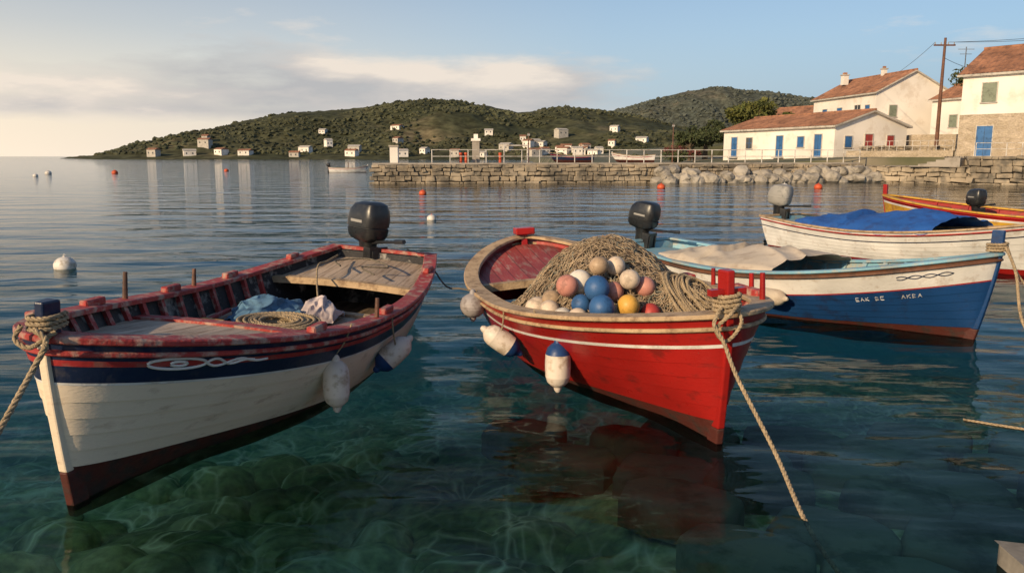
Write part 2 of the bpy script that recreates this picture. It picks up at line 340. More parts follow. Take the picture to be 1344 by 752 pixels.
# sunlight caustics painted into the seabed colour as a pale warped network
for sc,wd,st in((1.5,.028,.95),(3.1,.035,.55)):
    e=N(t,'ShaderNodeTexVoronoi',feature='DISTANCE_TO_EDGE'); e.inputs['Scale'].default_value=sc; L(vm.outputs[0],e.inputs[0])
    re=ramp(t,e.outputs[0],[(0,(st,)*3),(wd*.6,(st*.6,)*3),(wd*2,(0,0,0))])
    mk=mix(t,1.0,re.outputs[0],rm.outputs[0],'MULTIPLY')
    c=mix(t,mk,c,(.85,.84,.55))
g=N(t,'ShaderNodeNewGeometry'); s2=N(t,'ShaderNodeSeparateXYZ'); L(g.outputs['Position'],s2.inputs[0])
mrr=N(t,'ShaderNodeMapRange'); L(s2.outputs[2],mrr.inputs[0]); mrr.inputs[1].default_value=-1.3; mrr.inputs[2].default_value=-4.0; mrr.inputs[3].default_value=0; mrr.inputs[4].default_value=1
c=mix(t,mrr.outputs[0],c,(.06,.28,.31))  # light lost in deep water, put into the seabed colour as teal
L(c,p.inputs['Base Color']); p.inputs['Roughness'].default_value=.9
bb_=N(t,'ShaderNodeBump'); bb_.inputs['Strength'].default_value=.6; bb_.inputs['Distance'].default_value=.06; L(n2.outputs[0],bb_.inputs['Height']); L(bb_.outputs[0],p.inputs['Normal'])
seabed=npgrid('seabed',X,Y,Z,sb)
items=[]
for i in range(170):
    x=RNG.uniform(-4.5,2.2);y=RNG.uniform(3.2,9.5)
    if x>.6+.35*(6-y): continue
    r=RNG.uniform(.1,.5); items.append((x,y,-(.75+.16*max(0,y-4)+.05*max(0,-x))-.03,r,r*RNG.uniform(.6,1),r*RNG.uniform(.4,.7)))
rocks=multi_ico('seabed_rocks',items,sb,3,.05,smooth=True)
slabm=mat('slab_stone',(.3,.29,.2),(.13,.15,.09),2.2,.5,.85,.6,9,large=.6)
mb=MB(); R=Matrix.Rotation(math.radians(-24),3,'Z')
for i in range(-6,9):
    for j in range(-3,7):
        if RNG.rand()<.08: continue
        c=R@Vector((i*.9+(j%2)*.4+RNG.normal(0,.07),j*.66+RNG.normal(0,.05),0))+Vector((2.3,4.4,0))
        if c.x<.55+.4*(6-c.y) or c.y>7.6 : continue
        k0=len(mb.v); n=9; a0=RNG.rand()*.5; sx_=RNG.uniform(.4,.52); sy_=RNG.uniform(.3,.38); zc=-.42-.04*max(0,c.y-4)+RNG.normal(0,.03)
        rot=R@Matrix.Rotation(RNG.normal(0,.12),3,'Z')@Matrix.Rotation(RNG.normal(0,.05),3,'X')
        ring=[]
        for k in range(n):
            a=a0+k/n*6.283; q=RNG.uniform(.86,1.06); ca,sa=math.cos(a),math.sin(a); ring.append((sx_*q*math.copysign(abs(ca)**.6,ca),sy_*q*math.copysign(abs(sa)**.6,sa)))
        secs=[[rot@Vector((x*f,y*f,z))+Vector((c.x,c.y,zc)) for x,y in ring] for f,z in((1,-.25),(1,-.06),(.95,-.015),(.85,0))]
        mb.loft(secs,slabm)
slabs=mb.build('submerged_paving',smooth=True,angle=50)
# ---------------------------------------------------------------- boats
class Boat:
    def __init__(s,name,bow,stern,B,zb,zm,zs,tw=None,rake=.12,fore=.25,keel=-.28,boot=(.03,.2),heel=0):
        s.name=name; d=Vector(stern)-Vector(bow); s.L=d.length; s.B=B;s.zb=zb;s.zm=zm;s.zst=zs;s.tw=tw;s.rake=rake;s.fore=fore;s.keel=keel;s.boot=boot
        s.root=empty(name,(bow[0],bow[1],0),math.atan2(d.y,d.x),heel)
    def hb(s,a):
        f=1.
        if a<.45: f=max(0,(1-(1-a/.45)**2.1))**.62
        if s.tw is not None:
            if a>.5: f=1-(1-s.tw)*((a-.5)/.5)**2.3
        elif a>.58: f=max(0,(1-((min(1,a)-.58)/.42)**2.3))**.62
        return s.B/2*max(f,.012)
    def sh(s,a):
        return s.zm+(s.zb-s.zm)*max(0,(.62-a)/.62)**1.9+(s.zst-s.zm)*max(0,(a-.6)/.4)**1.8
    def bt(s,a): return s.boot[0]+s.boot[1]*(1-a)**3
    def kl(s,a):
        f=.3+.7*min(1,max(0,a)/.3)**.8
        if s.tw is None: f=min(f,.35+.65*min(1,(1-min(1,a))/.25))
        return s.keel*f
    def pt(s,a,side,z,off=0):
        kk=s.kl(a); zs=s.sh(a); w=min(1.3,max(0,(z-kk)/(zs-kk)))
        q=min(1,a/.5); q=q*q*(3-2*q)
        if s.tw is None and a>.6: q=min(q,1-((a-.6)/.4)**2*.9)
        e=.95+(.30-.95)*q
        y=max(0,s.hb(a)*w**e+off)
        w1=max(0,1-w)
        x=a*s.L+(1-a)**7*(s.fore*w1**1.6-s.rake*w)
        if s.tw is None: x-=a**9*(s.fore*w1**1.6-s.rake*w)
        else: x+=a**9*.12*w
        return Vector((x,side*y,z))
    def ss(s,n=56,a=0,b=1): return [a+(b-a)*(.5-.5*math.cos(math.pi*i/n)) for i in range(n+1)]
    def hull(s,bands,body,boot_m,inner,floor_z=.14,nst=5,floor_m=None,cap=None,capw=(.035,.1,.04)):
        mb=MB(); S_=s.ss()
        last=bands[-1][1]
        for side in(1,-1):
            rows=[];mt=[]
            spec=[]
            for (d0,d1,m,off) in bands: spec+=[('d',d0,off,m),('d',d1,off,m)]
            for k in range(nst): spec+=[('b',k/nst,0,body),('b',(k+1)/nst,.009,body)]
            for k in range(5): spec.append(('k',k/4,0,boot_m))
            for typ,val,off,m in spec:
                row=[]
                for a in S_:
                    zs=s.sh(a); 
                    if typ=='d': z=zs-val
                    elif typ=='b': z0=zs-last; z=z0+(s.bt(a)-z0)*val
                    else: z=s.bt(a)+(s.kl(a)-s.bt(a))*val
                    row.append(s.pt(a,side,z,off if 0.004<a else 0))
                rows.append(row)
            for j in range(len(spec)-1): mb.grid(rows[j:j+2],spec[j+1][3])
            if s.tw is not None:
                for j in range(len(spec)-1):
                    p,q=rows[j][-1],rows[j+1][-1]; c1=Vector((p.x,0,p.z));c2=Vector((q.x,0,q.z)); mb.add([p,c1,c2,q],[(0,1,2,3)],spec[j+1][3])
        mb.build('hull',s.root)
        mb=MB(); th=-.05
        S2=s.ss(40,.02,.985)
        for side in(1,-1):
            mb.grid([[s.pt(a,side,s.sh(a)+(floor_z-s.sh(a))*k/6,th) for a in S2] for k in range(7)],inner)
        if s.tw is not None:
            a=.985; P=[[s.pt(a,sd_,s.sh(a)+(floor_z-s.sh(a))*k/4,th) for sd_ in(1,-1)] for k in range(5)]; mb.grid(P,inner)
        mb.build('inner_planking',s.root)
        mb=MB(); mb.grid([[s.pt(a,1,floor_z,th+.01)*(1) if k==0 else s.pt(a,-1,floor_z,th+.01) for k in(0,1)] for a in S2],floor_m or floorw)
        mb.build('floor',s.root)
        s.rail(0,(capw[0],-capw[1]),(0,capw[2]),cap,'gunwale')
    def rail(s,d,nr,zr,m,name,hw=1.0,z_ext=0):
        S_=s.ss(60); path=[(a,1) for a in S_[::-1]]+[(a,-1) for a in S_[1:]]
        P=[s.pt(a,sd_,s.sh(a)-d) for a,sd_ in path]
        secs=[]
        n=len(P)
        for i,p in enumerate(P):
            q=P[min(i+1,n-1)]-P[max(i-1,0)]; nn=Vector((q.y,-q.x,0)).normalized()
            if s.tw is None and i in(0,n-1): nn=Vector((1,0,0))
            c=Vector((s.L*.5,0,p.z)); 
            if nn.dot(p-c)<0: nn=-nn
            b=.008
            prof=[(nr[0]-b,zr[0]),(nr[0],zr[0]+b),(nr[0],zr[1]-b),(nr[0]-b,zr[1]),(nr[1]+b,zr[1]),(nr[1],zr[1]-b),(nr[1],zr[0])]
            sec=[]
            for u,z in prof:
                v=p+nn*u+Vector((0,0,z))
                if v.y*(1 if path[i][1]>0 else -1)<0: v.y=0
                sec.append(v)
            secs.append(sec)
        mb=MB(); mb.loft(secs,m); 
        if s.tw is not None and nr[1]<-.05:
            a=1.0;z=s.sh(a)-d; h=s.hb(a); mb.box((s.pt(a,1,z).x-.02,0,z+(zr[0]+zr[1])/2-.002),(.05,h-.05,(zr[1]-zr[0])/2),m)
        mb.build(name,s.root)
    def stem(s,m,top=.24,th=.045,tipm=None,end=0,w=.075,low=None,lowz=.22):
        mb=MB(); secs=[]
        zs=s.sh(end); sgn=-1 if end==0 else 1; kk=s.kl(end)
        ks=[kk+(lowz-kk)*k/5 for k in range(6)]+[lowz+(zs-lowz)*k/6 for k in range(1,7)]+[zs+top*.5,zs+top]
        for z in ks:
            p=s.pt(end,1,min(z,zs)); x=p.x-(s.rake*.25*(z-zs) if z>zs else 0)*(1 if end==0 else -1)
            f=x+sgn*w*.25; bk=x-sgn*w*1.3
            secs.append([Vector((f,-th*.6,z)),Vector((f,th*.6,z)),Vector((bk,th,z)),Vector((bk,-th,z))])
        mb.loft(secs[:6],low or maroon); mb.loft(secs[5:12],m); mb.loft(secs[11:],tipm or m); o=mb.build('stem_post',s.root,False)
        b=o.modifiers.new('b','BEVEL'); b.width=.01; b.segments=2
    def ribs(s,lst,m,floor_z=.14,sides=(1,-1),w=.03):
        mb=MB()
        for a in lst:
            for sd_ in sides:
                secs=[]
                for k in range(8):
                    z=s.sh(a)-.005+(floor_z-s.sh(a))*k/7; p=s.pt(a,sd_,z,-.05); q=s.pt(a,sd_,z,-.095)
                    secs.append([p+Vector((-w,0,0)),p+Vector((w,0,0)),q+Vector((w,0,0)),q+Vector((-w,0,0))])
                mb.loft(secs,m)
        mb.build('ribs',s.root,False)
    def deck(s,a0,a1,drop,m,th=.03,camber=.03,flat=None,name='deck',n=14,inset=-.055):
        mb=MB(); top=[];bot=[]
        for i in range(n+1):
            a=a0+(a1-a0)*i/n; z=(s.sh(a)-drop) if flat is None else flat
            r=[]
            for k in range(9):
                u=k/8*2-1; e=s.pt(a,1,z,inset); r.append(Vector((e.x,e.y*u,z+camber*(1-u*u))))
            top.append(r); bot.append([v-Vector((0,0,th)) for v in r])
        mb.grid(top,m); mb.grid(bot,m)
        mb.grid([top[-1],bot[-1]],m); mb.grid([top[0],bot[0]],m)
        return mb.build(name,s.root)
    def stripe(s,paths,r,m,side,name='painted_emblem',off=.004):
        cs=[]
        for p in paths: cs.append([s.pt(a,side,s.sh(a)-d,off) for a,d in p])
        c=curve(name,cs,r,m,s.root,2); return c
    def world(s,v):
        return s.root.rotation_euler.to_matrix()@Vector(v)+s.root.location
def motor(b,x,y,z,m,tilt=0,rz=0,sc=1.,cowlband=None):
    r=empty('outboard_motor',(x,y,z),rz,0,tilt); r.parent=b.root; r.scale=(sc,)*3
    mb=MB(); secs=[]
    for zz,hx,hy,xo in((.1,.11,.09,.1),(.13,.19,.125,.12),(.17,.215,.145,.12),(.24,.225,.155,.12),(.245,.215,.147,.12),(.255,.215,.147,.12),(.26,.225,.157,.12),(.34,.228,.16,.11),(.43,.21,.15,.1),(.49,.17,.125,.08),(.515,.1,.08,.06),(.52,.03,.03,.05)):
        sec=[]
        for k in range(28):
            a=k/28*2*math.pi; c,s_=math.cos(a),math.sin(a); e=.5
            sec.append(Vector((xo+hx*math.copysign(abs(c)**e,c),hy*math.copysign(abs(s_)**e,s_),zz)))
        secs.append(sec)
    mb.loft(secs,m); mb.build('cowl',r)
    mb=MB()
    def ring(zz,hx,hy,xo): return [Vector((xo+hx*math.cos(k/12*6.283),hy*math.sin(k/12*6.283),zz)) for k in range(12)]
    mb.loft([ring(.12,.13,.1,.1),ring(0,.09,.07,.12),ring(-.25,.075,.05,.14),ring(-.6,.07,.03,.15),ring(-.72,.09,.02,.15)],black)
    mb.loft([[Vector((.15-.2,dy*.1,-.62+dz)) for dy,dz in((0,.01),(1,0),(0,-.01),(-1,0))],[Vector((.15+.17,dy*.1,-.62+dz)) for dy,dz in((0,.01),(1,0),(0,-.01),(-1,0))]],black)
    mb.tube([(-.0,0,-.72),(.1,0,-.72),(.3,0,-.72)],[.02,.045,.03],black)
    for k in range(3):
        a=k*2.094; mb.box((.31,.06*math.cos(a),-.72+.06*math.sin(a)),(.006,.03,.06),metal,Matrix.Rotation(a,3,'X')@Matrix.Rotation(.5,3,'Z'))
    mb.build('leg',r)
    mb=MB(); mb.box((-.03,0,-.06),(.06,.11,.12),black); mb.box((-.09,.07,-.1),(.015,.015,.12),black); mb.box((-.09,-.07,-.1),(.015,.015,.12),black)
    mb.tube([(0,.02,.1),(-.2,.02,.13),(-.42,.03,.16)],[.02,.018,.016],black); mb.tube([(-.40,.03,.16),(-.55,.035,.18)],[.024,.024],black)
    mb.tube([(.35,0,.2),(.37,0,.28),(.35,0,.36)],[.012,.014,.012],black)
    mb.box((.1,.158,.32),(.1,.006,.014),cowlband or greypl); mb.box((.1,-.158,.32),(.1,.006,.014),cowlband or greypl)
    mb.build('bracket_and_tiller',r)
def fender(loc,length,rad,m1,m2,rx=0,ry=0,rz=0,both=False,attach=None):
    mb=MB(); n=20; h=length/2
    prof=[(-h-.05,.016),(-h-.03,.03),(-h-.005,.035),(-h+.01,rad*.55),(-h+.04,rad*.85),(-h+.09,rad),(-h+.1,rad*1.005)]+[(-h+.1+(length-.2)*k/6,rad*(1+.03*math.sin(k/6*math.pi))) for k in range(7)]
    prof+=[(h-.09,rad),(h-.04,rad*.85),(h-.01,rad*.55),(h+.005,.035),(h+.03,.03),(h+.05,.016)]
    secs=[[Vector((r*math.cos(k/n*6.2832),r*math.sin(k/n*6.2832),z)) for k in range(n)] for z,r in prof]
    mb.loft(secs[-6:],m2); mb.loft(secs[5:-5],m1); mb.loft(secs[:6],m2 if both else m1)
    o=mb.build('boat_fender'); o.location=loc; o.rotation_euler=(rx,ry,rz)
    if attach is not None:
        M=o.rotation_euler.to_matrix(); top=Vector(loc)+M@Vector((0,0,h+.045)); 
        a=Vector(attach); rope('fender_line',[top,top.lerp(a,.5)+Vector((.01,0,-.01)),a,a+Vector((0,0,.02))],.007,ropem)
    return o
# ---- boat 1 : cream and navy
b=Boat('fishing_boat',(-2.58,4.35),(-1.66,9.75),2.05,1.02,.68,.84,tw=.62,rake=.12,fore=.1,boot=(.03,.22),heel=.075)
bA=b
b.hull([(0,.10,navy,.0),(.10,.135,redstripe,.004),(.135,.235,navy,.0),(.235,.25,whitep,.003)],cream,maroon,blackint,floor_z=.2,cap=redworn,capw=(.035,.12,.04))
b.rail(.06,(.03,-.005),(-.012,.02),redworn,'rubbing_strake')
b.stem(cream,.22,tipm=navy)
b.ribs([.14,.19,.24,.29,.34,.39,.44,.49,.54,.59,.64,.69,.74],redworn,floor_z=.2,w=.022)
b.deck(.02,.36,.12,deckw,name='foredeck'); b.deck(.355,.385,.10,redworn,th=.07,name='deck_beam')
b.deck(.80,.985,.10,deckw,name='stern_deck'); b.deck(.785,.80,.08,capwood,th=.07,name='deck_beam')
b.deck(.385,.66,.0,deckw,flat=.44,camber=0,name='cockpit_sole'); b.deck(.66,.68,.0,capwood,flat=.47,camber=0,th=.09,name='sole_beam')
mb=MB()
for a,sd_ in((.12,1),(.27,1),(.27,-1),(.48,1),(.5,-1),(.66,1),(.86,-1),(.86,1)):
    p=b.pt(a,sd_,b.sh(a),-.04); mb.box(p+Vector((0,0,.06)),(.11,.035,.03),redworn)
mb.build('thole_blocks',b.root,False).modifiers.new('b','BEVEL').width=.01
for a,sd_,h in((.36,1,.26),(.55,1,.2),(.45,-1,.2)):
    p=b.pt(a,sd_,b.sh(a),-.03); mb=MB(); mb.tube([p+Vector((0,0,-.02)),p+Vector((0,0,h*.5)),p+Vector((.01,.005,h))],[.022,.02,.017],brown); mb.build('thole_pin',b.root)
motor(b,b.L+.08,0.12,.83,black,rz=.95,sc=1.18)
E=[]
def spt(u,v): return (.055+.13*u,.118+v)
E.append([spt(.0+.42*(1-math.cos(k/20*6.283))/2*1.0,.035*math.sin(k/20*6.283)) for k in range(21)])
E.append([spt(.15+.12*(1-math.cos(k/12*6.283))/2,.014*math.sin(k/12*6.283)) for k in range(13)])
E.append([spt(.42+.6*k/16,.03*math.sin(k/16*9)*(1-k/18)) for k in range(17)])
E.append([spt(.42+.45*k/16,-.03*math.sin(k/16*9)*(1-k/18)) for k in range(17)])
b.stripe(E,.0095,whitep,-1,off=.003)
fender(b.world(b.pt(.335,-1,.34,.13)),.36,.1,fendw,fendw,attach=b.world(b.pt(.335,-1,b.sh(.335)+.045,.0)))
fender(b.world(b.pt(.52,-1,.34,.14)),.36,.1,fendw,fendb,rx=.3,ry=-2.3,attach=None)
rope('fender_line',[b.world(b.pt(.5,-1,.74,0)),b.world(b.pt(.5,-1,.6,.06)),b.world(b.pt(.51,-1,.44,.13))],.007)
def coil(name,c,r0,r1,turns,r,z,parent,m,layers=2):
    P=[]
    for l in range(layers):
        for k in range(int(turns*26)):
            q=k/26; rr=(r0+(r1-r0)*q/turns) if l%2==0 else (r1-(r1-r0)*q/turns)
            a=2*math.pi*q; P.append(Vector((c[0]+rr*math.cos(a)*(1+.04*math.sin(a*.37+l)),c[1]+rr*math.sin(a)*(1+.05*math.sin(a*.21)),z+l*r*1.7+.006*math.sin(a*1.7))))
    return rope(name,P[::2],r,m,parent)
coil('rope_coil',(b.L*.45,-.12),.1,.38,9,.015,.46,b.root,roped,4); coil('rope_coil',(b.L*.45,-.12),.14,.34,6,.015,.57,b.root,ropem,3)
def cloth(name,c,sx,sy,h,m,parent,seed):
    n=70; u=np.linspace(-1,1,n); X,Y=np.meshgrid(u,u,indexing='ij'); r=np.sqrt(X**2+Y**2)
    Xd=X+.35*(fbm(X*2+5,Y*2,3,seed)-.5)*2; Yd=Y+.35*(fbm(X*2,Y*2+9,3,seed+4)-.5)*2
    f1=1-np.abs(fbm(X*1.5+seed,Y*2.1,2,seed+2)-.45)*6; f2=1-np.abs(fbm(X*2.6+3,Y*2+seed,2,seed+8)-.45)*6
    Z=h*np.clip(1-r**2*.9,0,1)*(.55+.5*fbm(X*1.3+seed,Y*1.3,2,seed))+h*.2*np.clip(f1,0,1)**1.5+h*.1*np.clip(f2,0,1)
    o=npgrid(name,c[0]+Xd*sx,c[1]+Yd*sy,c[2]+Z,m); o.parent=parent; return o
cloth('crumpled_cloth',(b.L*.585,.3,.45),.4,.38,.24,clothb,b.root,3); cloth('crumpled_cloth',(b.L*.62,-.1,.46),.25,.2,.2,clothp,b.root,11)
mb=MB(); mb.box((b.L*.45,.55,.49),(.13,.1,.05),yellow); mb.box((b.L*.42,.38,.465),(.25,.03,.02),capwood,Matrix.Rotation(.5,3,'Z')); mb.box((b.L*.5,.66,.5),(.4,.02,.015),redworn,Matrix.Rotation(.1,3,'Z')); mb.build('tackle_box',b.root,False)
rope('loose_line',[(b.L*.80,-.3,.76),(b.L*.83,-.1,.8),(b.L*.86,-.35,.8),(b.L*.92,0,.82),(b.L*.88,.3,.8),(b.L*.83,.15,.79)],.01,roped,b.root)
rope('loose_line',[(b.L*.93,.4,.82),(b.L*.85,.35,.81),(b.L*.78,.3,.8),(b.L*.7,.1,.55),(b.L*.6,-.2,.5)],.01,ropem,b.root)
# ---- boat 2 : red
b=Boat('fishing_boat',(1.49,5.4),(.2,10.95),2.25,.93,.62,.9,tw=None,rake=.08,fore=.1,boot=(.02,.14),heel=-.045); b2=b
b.hull([(0,.07,redp,0),(.07,.1,redp,.004),(.1,.19,redp,0),(.19,.215,whitep,.004)],redp,maroon,redint,floor_z=.18,cap=capwood,capw=(.045,.13,.035))
b.rail(.075,(.028,-.005),(-.015,.015),capwood,'rubbing_strake')
b.stem(redp,.32,lowz=.1); b.stem(redp,.1,end=1,w=.09,lowz=.05)
b.ribs([.14,.2,.26,.32,.38,.44,.5,.56,.62,.68],redworn,w=.022)
b.deck(.70,.97,.07,deckred,name='stern_deck'); b.deck(.685,.70,.05,capwood,th=.08,name='deck_beam'); b.deck(.03,.12,.08,deckred,name='foredeck')
b.deck(.58,.62,.0,teal,flat=.48,camber=0,th=.04,name='thwart')
mb=MB(); 
mb.box((b.L-.03,0,b.sh(1)+.1),(.1,.13,.045),redp)
for a,sd_ in((.2,-1),(.28,-1),(.5,-1)):
    p=b.pt(a,sd_,b.sh(a),-.04); mb.box(p+Vector((0,0,.06)),(.1,.04,.035),redworn)
mb.build('rail_blocks',b.root,False).modifiers.new('b','BEVEL').width=.012
mb=MB(); p=b.pt(.0,1,b.sh(0))
mb.box((p.x+.04,0,p.z+.17),(.03,.13,.022),redp); mb.build('bitt_crossbar',b.root,False)
for a,sd_,h in((.22,-1,.22),(.4,-1,.2),(.13,-1,.25)):
    p=b.pt(a,sd_,b.sh(a),-.04); mb=MB(); mb.tube([p+Vector((0,0,-.02)),p+Vector((0,0,h))],[.024,.02],redp); mb.build('thole_pin',b.root)
def hh(x,y):
    return .34+.84*np.exp(-(((x-2.35)/.8)**2+((y-.05)/.82)**2)**1.15)+.36*np.exp(-(((x-1.35)/.6)**2+((y-.2)/.8)**2))+.34*np.exp(-(((x-1.15)/.42)**2+((y+.42)/.36)**2))+.16*(fbm(x*2.5,y*2.5,4,5)-.5)
gx=np.linspace(.5,3.6,120); gy=np.linspace(-1,1,80); X,Y=np.meshgrid(gx,gy,indexing='ij')
lim=np.array([b.pt(float(a/b.L),1,.5,-.08).y for a in gx])[:,None]; Yc=Y*lim
o=npgrid('fishing_net',X,Yc,hh(X,Yc),netbase); o.parent=b.root
paths=[];paths2=[]
for i in range(1300):
    x=RNG.uniform(.75,3.4); y=RNG.uniform(-.9,.9); a=RNG.uniform(0,6.28); P=[]
    cur=RNG.normal(0,.25)
    lift=RNG.uniform(0,.045)**1.0
    for k in range(22):
        l=b.pt(min(.98,x/b.L),1,.55,-.1).y
        y=max(-l,min(l,y)); P.append((x,y,float(hh(np.array(x),np.array(y)))+lift+.012*math.sin(k*.9+i))); a+=cur*.5+RNG.normal(0,.55); x+=.03*math.cos(a); y+=.03*math.sin(a); x=max(.6,min(3.5,x))
    (paths2 if (x>2.7 and i%4) or i%9==0 else paths).append(P)
curve('net_cords',paths,.0036,netm,b.root,0); curve('net_cords',paths2,.0036,netg,b.root,0)
P=[]
for k in range(620):
    a=k*.24; r=.08+.2*abs(math.sin(k*.021)); x=1.12+r*1.5*math.cos(a)+.05*math.sin(k*.13); y=-.4+r*1.1*math.sin(a)
    P.append(Vector((x,y,float(hh(np.array(x),np.array(y)))+.015+.05*abs(math.sin(k*.05)))))
rope('rope_heap',P[::2],.011,ropem,b.root)
bl=[(.95,.5,0),(1.15,.62,0),(1.12,.36,0),(.85,.24,0),(1.38,.58,0),(1.40,.8,0),(1.34,.3,0),(1.05,.1,0),(.8,.0,0),(1.6,.8,0),(1.6,.52,0),(1.8,.72,0),(1.28,.05,0),(1.56,.2,0),(1.0,.72,0),(1.22,.82,0),(.74,.42,0),(1.85,.92,0),
    (1.02,.30,1),(1.26,.48,1),(1.24,.2,1),(1.5,.66,1),(1.48,.38,1),(1.03,.52,1)]
cols=[1,2,5,2,2,6,4,0,2,3,6,5,4,3,2,3,3,3, 1,2,3,4,5,2]
for k,((x,y,lay),ci) in enumerate(zip(bl,cols)):
    r=random.choice([.085,.095,.11]); l=b.pt(x/b.L,1,.6,-.07-r).y; y=min(y,l)
    me=bpy.data.meshes.new('net_float'); bb=bmesh.new(); bmesh.ops.create_uvsphere(bb,u_segments=28,v_segments=18,radius=r)
    for v in bb.verts: v.co.z*=.94
    bb.to_mesh(me); bb.free(); me.shade_smooth(); me.materials.append(ball_mats[ci])
    o=bpy.data.objects.new('net_float',me); COL.objects.link(o); o.parent=b.root
    o.location=(x,y,max(.60,float(hh(np.array(x),np.array(y))))+r*.75+.15*lay); o.rotation_euler=(random.random()*3,random.random()*3,0)
def hang(b,a,side,z,out,**k): return b.world(b.pt(a,side,z,out))
fender(hang(b,.235,1,.32,.14),.37,.105,fendw,fendb,attach=b.world(b.pt(.235,1,b.sh(.235)+.04,0)))
fender(hang(b,.37,1,.38,.17),.36,.1,fendw,fendb,rx=.2,ry=2.2,rz=.3); rope('fender_line',[b.world(b.pt(.36,1,.68,0)),b.world(b.pt(.36,1,.55,.08)),b.world(b.pt(.365,1,.46,.14))],.007)
fender(hang(b,.56,1,.52,.1),.24,.13,fendg,fendg,attach=b.world(b.pt(.56,1,b.sh(.56)+.04,0)))
# ---- boat 3 : blue and white
b=Boat('fishing_boat',(5.15,8.63),(2.2,12.75),1.95,.95,.52,.66,tw=.6,rake=.12,fore=.1,boot=(.0,.14)); b3=b
b.hull([(0,.04,brown,.006),(.04,.26,whitep,0),(.26,.275,redstripe,.004)],bluep,maroon,lblue,cap=lblue,capw=(.035,.1,.035))
b.rail(.045,(.03,-.005),(-.015,.015),brown,'rubbing_strake')
b.stem(bluep,.27,lowz=.12); b.ribs([.14,.2,.26,.32,.38,.44,.5,.56,.62,.68,.74,.8,.86],lblue)
b.deck(.03,.22,.06,lblue,name='foredeck'); b.deck(.85,.98,.12,lblue,name='stern_deck'); b.deck(.3,.33,0,lblue,flat=.38,camber=0,name='thwart')
motor(b,b.L+.06,0,.74,black,tilt=-.15,rz=.2,sc=1.05)
def tarp(b,a0,a1,m,peak,seed,w=.92,ov=.02,sag=.05,name='tarpaulin'):
    n=90;k=60; P=np.zeros((n,k,3))
    for i in range(n):
        a=a0+(a1-a0)*i/(n-1)
        for j in range(k):
            u=j/(k-1)*2-1; e=b.pt(a,1,b.sh(a),ov); q=i/(n-1)
            z=b.sh(a)+.05+peak*(1-abs(u)**1.5)*(math.sin(math.pi*min(1,q*1.3+.1))**.5 if q<.65 else max(0,1-(q-.65)/.35)*.8+.1)
            z-=.09*max(0,abs(u)-.86)/.14
            P[i,j]=(e.x,e.y*u*w*1.06,z)
    u=P[:,:,0]; v=P[:,:,1]
    f=(1-np.abs(fbm(u*1.1+v*1.6+seed,v*.5-u*.2,3,seed)-.47)*8); g=fbm(u*2+seed,v*2,3,seed+1)-.47
    P[:,:,2]+=np.clip(f,0,1)**1.4*sag*.9+g*sag*1.6; P[:,:,0]+=.1*(fbm(u*1.5,v*2,2,seed+3)-.5)
    o=npgrid(name,P[:,:,0],P[:,:,1],P[:,:,2],m); o.parent=b.root; s=o.modifiers.new('s','SOLIDIFY'); s.thickness=.006
tarp(b,.42,.82,canvas,.2,2)
fender(hang(b,.40,1,.30,.13),.36,.1,canvas,canvas,rx=0,ry=math.radians(90),rz=b.root.rotation_euler.z,attach=None)
G=[]
def glyph(a0,d0,strokes):
    for s_ in strokes: G.append([(a0-x*.0078,d0-y*.042) for x,y in s_])
gl_=[[[(0,0),(0,1)],[(0,0),(.8,0)],[(0,.5),(.7,.5)],[(0,1),(.8,1)]],[[(0,0),(.4,1)],[(.4,1),(.8,0)],[(.2,.4),(.6,.4)]],[[(0,0),(0,1)],[(0,.5),(.8,1)],[(0,.5),(.8,0)]],[[(0,0),(0,1),(.7,.85),(0,.5),(.8,.2),(0,0)]]]
x=.225
for k in(0,1,2,-1,3,0,-1,-1,-1,1,2,3,1):
    if k>=0: glyph(x,.37,gl_[k])
    x-=.0098
b.stripe(G,.0038,whitep,1,'hull_lettering')
b.stripe([[(.05+.09*k/20,.13+.02*math.sin(k/20*12)) for k in range(21)],[(.05+.09*k/20,.13-.02*math.sin(k/20*12)) for k in range(21)]],.005,navy,1)
# ---- boat 4 : white with blue tarp
b=Boat('fishing_boat',(9.3,13.0),(6.25,18.4),2.15,1.0,.55,.66,tw=.62,fore=.1,boot=(.02,.1)); b4=b
b.hull([(0,.05,whitep,0),(.05,.075,redstripe,.004),(.075,.17,whitep,0),(.17,.19,navy,.004)],whitep,redp,lblue,cap=capwood,capw=(.035,.1,.035))
b.rail(.05,(.028,-.005),(-.012,.012),redstripe,'rubbing_strake')
b.stem(whitep,.25,lowz=.1); b.ribs([.2,.3,.4,.8,.88],lblue); b.deck(.03,.3,.06,whitep,name='foredeck'); b.deck(.86,.98,.1,lblue,name='stern_deck')
tarp(b,.33,.84,bluetarp,.34,6)
motor(b,b.L+.06,0,.76,greypl,tilt=-.1,rz=.3,sc=1.15)
# ---- boat 5 : red and yellow
b=Boat('fishing_boat',(10.15,21.8),(14.6,16.6),2.2,.95,.6,.8,tw=.62,fore=.1,boot=(.02,.1)); b5=b
b.hull([(0,.05,redp,0),(.05,.1,redp,0),(.1,.15,whitep,.004),(.15,.2,yellow,.004)],yellow,redp,redint,cap=yellow,capw=(.035,.12,.04))
b.rail(.03,(.03,-.005),(-.02,.02),redp,'rubbing_strake')
b.stem(redp,.3,lowz=.1); b.ribs([.15,.25,.35,.45,.55,.65],redint); b.deck(.03,.2,.1,redint,name='foredeck'); b.deck(.5,.55,0,capwood,flat=.5,camber=0,name='thwart')
motor(b,b.L*.36,-.55,.7,black,rz=2.6)
